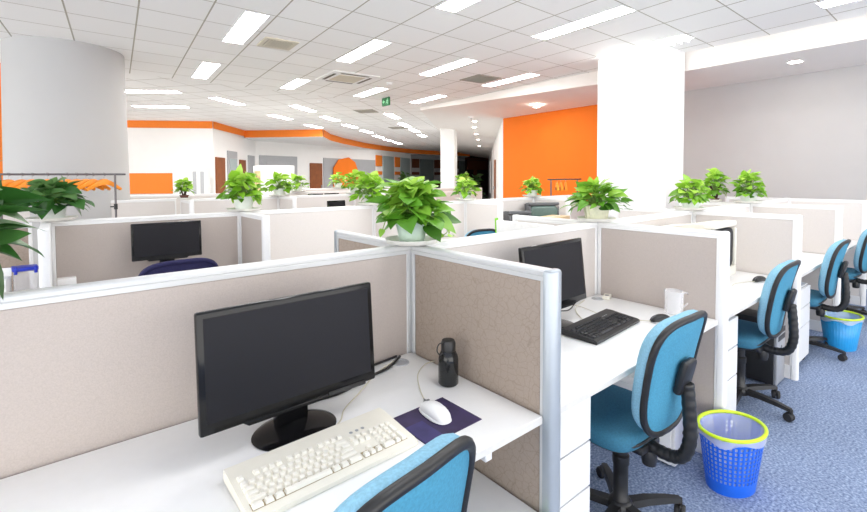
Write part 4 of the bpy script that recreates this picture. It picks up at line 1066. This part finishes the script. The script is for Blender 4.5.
# ------------------------------------------------------------------ coat racks with orange hangers
def rack(label, xa, xb, y, z, hang, seed, dy=0):
    t = thing('coat_rack', label, 'coat rack', (xa, y, 0), 0); L = xb - xa
    for x in (.06, L - .06):
        MB().tube([(x, 0, .03), (x, 0, z)], .011, 10).build('upright', 'rack', t)
        MB().tube([(x, -.25, .03), (x, .25, .03)], .012, 8).build('foot_bar', 'rack', t)
        k = MB().lathe([(.018, -.03), (.018, .03)], (x, 0, z - .36), 12); k.tube([(x - .05, 0, z - .36), (x, 0, z - .36)], .007, 8); k.build('height_clamp', 'black', t)
    MB().tube([(-.02, 0, z), (L + .04, 0, z)], .011, 10).build('rail', 'rack', t)
    rn = random.Random(seed); proto = None
    for i, fx in enumerate(hang):
        lab = label_h[seed][i]
        a = -.9 + rn.uniform(-.02, .02)
        if proto is None:
            hh = thing('clothes_hanger', lab, 'hanger', (0, 0, 0), 0, 'orange hangers on the rack rails')
            # broad moulded shoulder piece, open in the middle
            b = MB(); up = [(-.21, -.155), (-.16, -.125), (-.08, -.075), (-.03, -.052), (0, -.047), (.03, -.052), (.08, -.075), (.16, -.125), (.21, -.155)]
            lo = [(.20, -.178), (.15, -.155), (.07, -.118), (0, -.105), (-.07, -.118), (-.15, -.155), (-.20, -.178)]
            b.prism(up + lo, -.016, .016, .006, mat=RX(PI / 2)); b.build('shoulder', 'hanger', hh)
            b = MB(); b.tube(spline([(0, 0, -.05), (0, 0, -.018), (.016, 0, -.010), (.020, 0, .006), (.008, 0, .0165), (-.010, 0, .0165), (-.018, 0, .006)]), .0022, 6); b.build('hook', 'chrome', hh, 80)
            proto = hh
        else: hh = dup(proto, lab, (0, 0, 0))
        hh.location = (xa + fx, y, z - .002 + 0); hh.rotation_euler = (0, 0, PI / 2 + a)
    return t
label_h = {1: ['orange clothes hanger at the far left behind the big leaf', 'orange clothes hanger second from the left of the grey column', 'orange clothes hanger third from left, just above the dark plant', 'orange clothes hanger in the middle above the dark plant', 'orange clothes hanger right above the dark plant tip', 'orange clothes hanger fourth from the right end of the rail', 'orange clothes hanger third from the right end of the rail', 'orange clothes hanger second from the right end of the rail', 'orange clothes hanger at the right end of the rail'],
           2: ['orange clothes hanger left of three before the orange wall', 'orange clothes hanger middle of three before the orange wall', 'orange clothes hanger right of three before the orange wall']}
rack('dark metal coat rack with orange hangers in front of the grey column', -1.68, -.62, 4.55, 1.525, [.12, .22, .30, .42, .58, .66, .74, .80, .90], 1)
rack('dark metal coat rack with orange hangers before the orange wall', 4.75, 5.6, 2.70, 1.43, [.22, .32, .45], 2)

# ------------------------------------------------------------------ far cupboards
t = thing('cupboard', 'white cupboard with narrow dark glazed doors against the far white wall', 'cupboard', (1.30, 12.55, 0), math.radians(-31))
MB().box(0, .86, 0, .4, 0, 1.78, .006, 1).build('body', 'steel_white', t)
for x in (.50, .70):
    d_ = MB().box(x, x + .16, -.02, 0, .9, 1.72, .004, 1).build('door', 'steel_white', t); MB().box(x + .03, x + .13, -.026, -.018, .95, 1.66).build('glass', 'panel_grey', d_, smooth=0)
t = thing('display_cupboard', 'tall plain white cupboard with a printed picture on its left side', 'cupboard', (2.66, 9.45, 0), math.radians(-2))
MB().box(0, .83, 0, .62, 0, 1.775, .006, 1).build('body', 'white', t)
o = MB().box(-.006, 0, .04, .52, .8, 1.64).build('picture', 'art', t, smooth=0); o['label'] = 'yellow printed picture on the side'
for z in (.6, 1.2): MB().box(.0, .83, -.003, .001, z, z + .004).build('panel_line', 'silver', t, smooth=0)

# ------------------------------------------------------------------ light and colour
wd = bpy.data.worlds.new('World'); SC.world = wd; wd.use_nodes = True
bg = wd.node_tree.nodes['Background']; bg.inputs[0].default_value = (1.0, 0.985, 0.96, 1); bg.inputs[1].default_value = 1.7
SC.view_settings.view_transform = 'Standard'
SC.view_settings.look = 'None'
SC.view_settings.exposure = 1.24
SC.view_settings.gamma = 1.0
SC.cycles.max_bounces = 9; SC.cycles.diffuse_bounces = 7; SC.cycles.transparent_max_bounces = 8
SC.cycles.use_denoising = True; SC.cycles.sample_clamp_indirect = 6
SC.cycles.caustics_reflective = False; SC.cycles.caustics_refractive = False
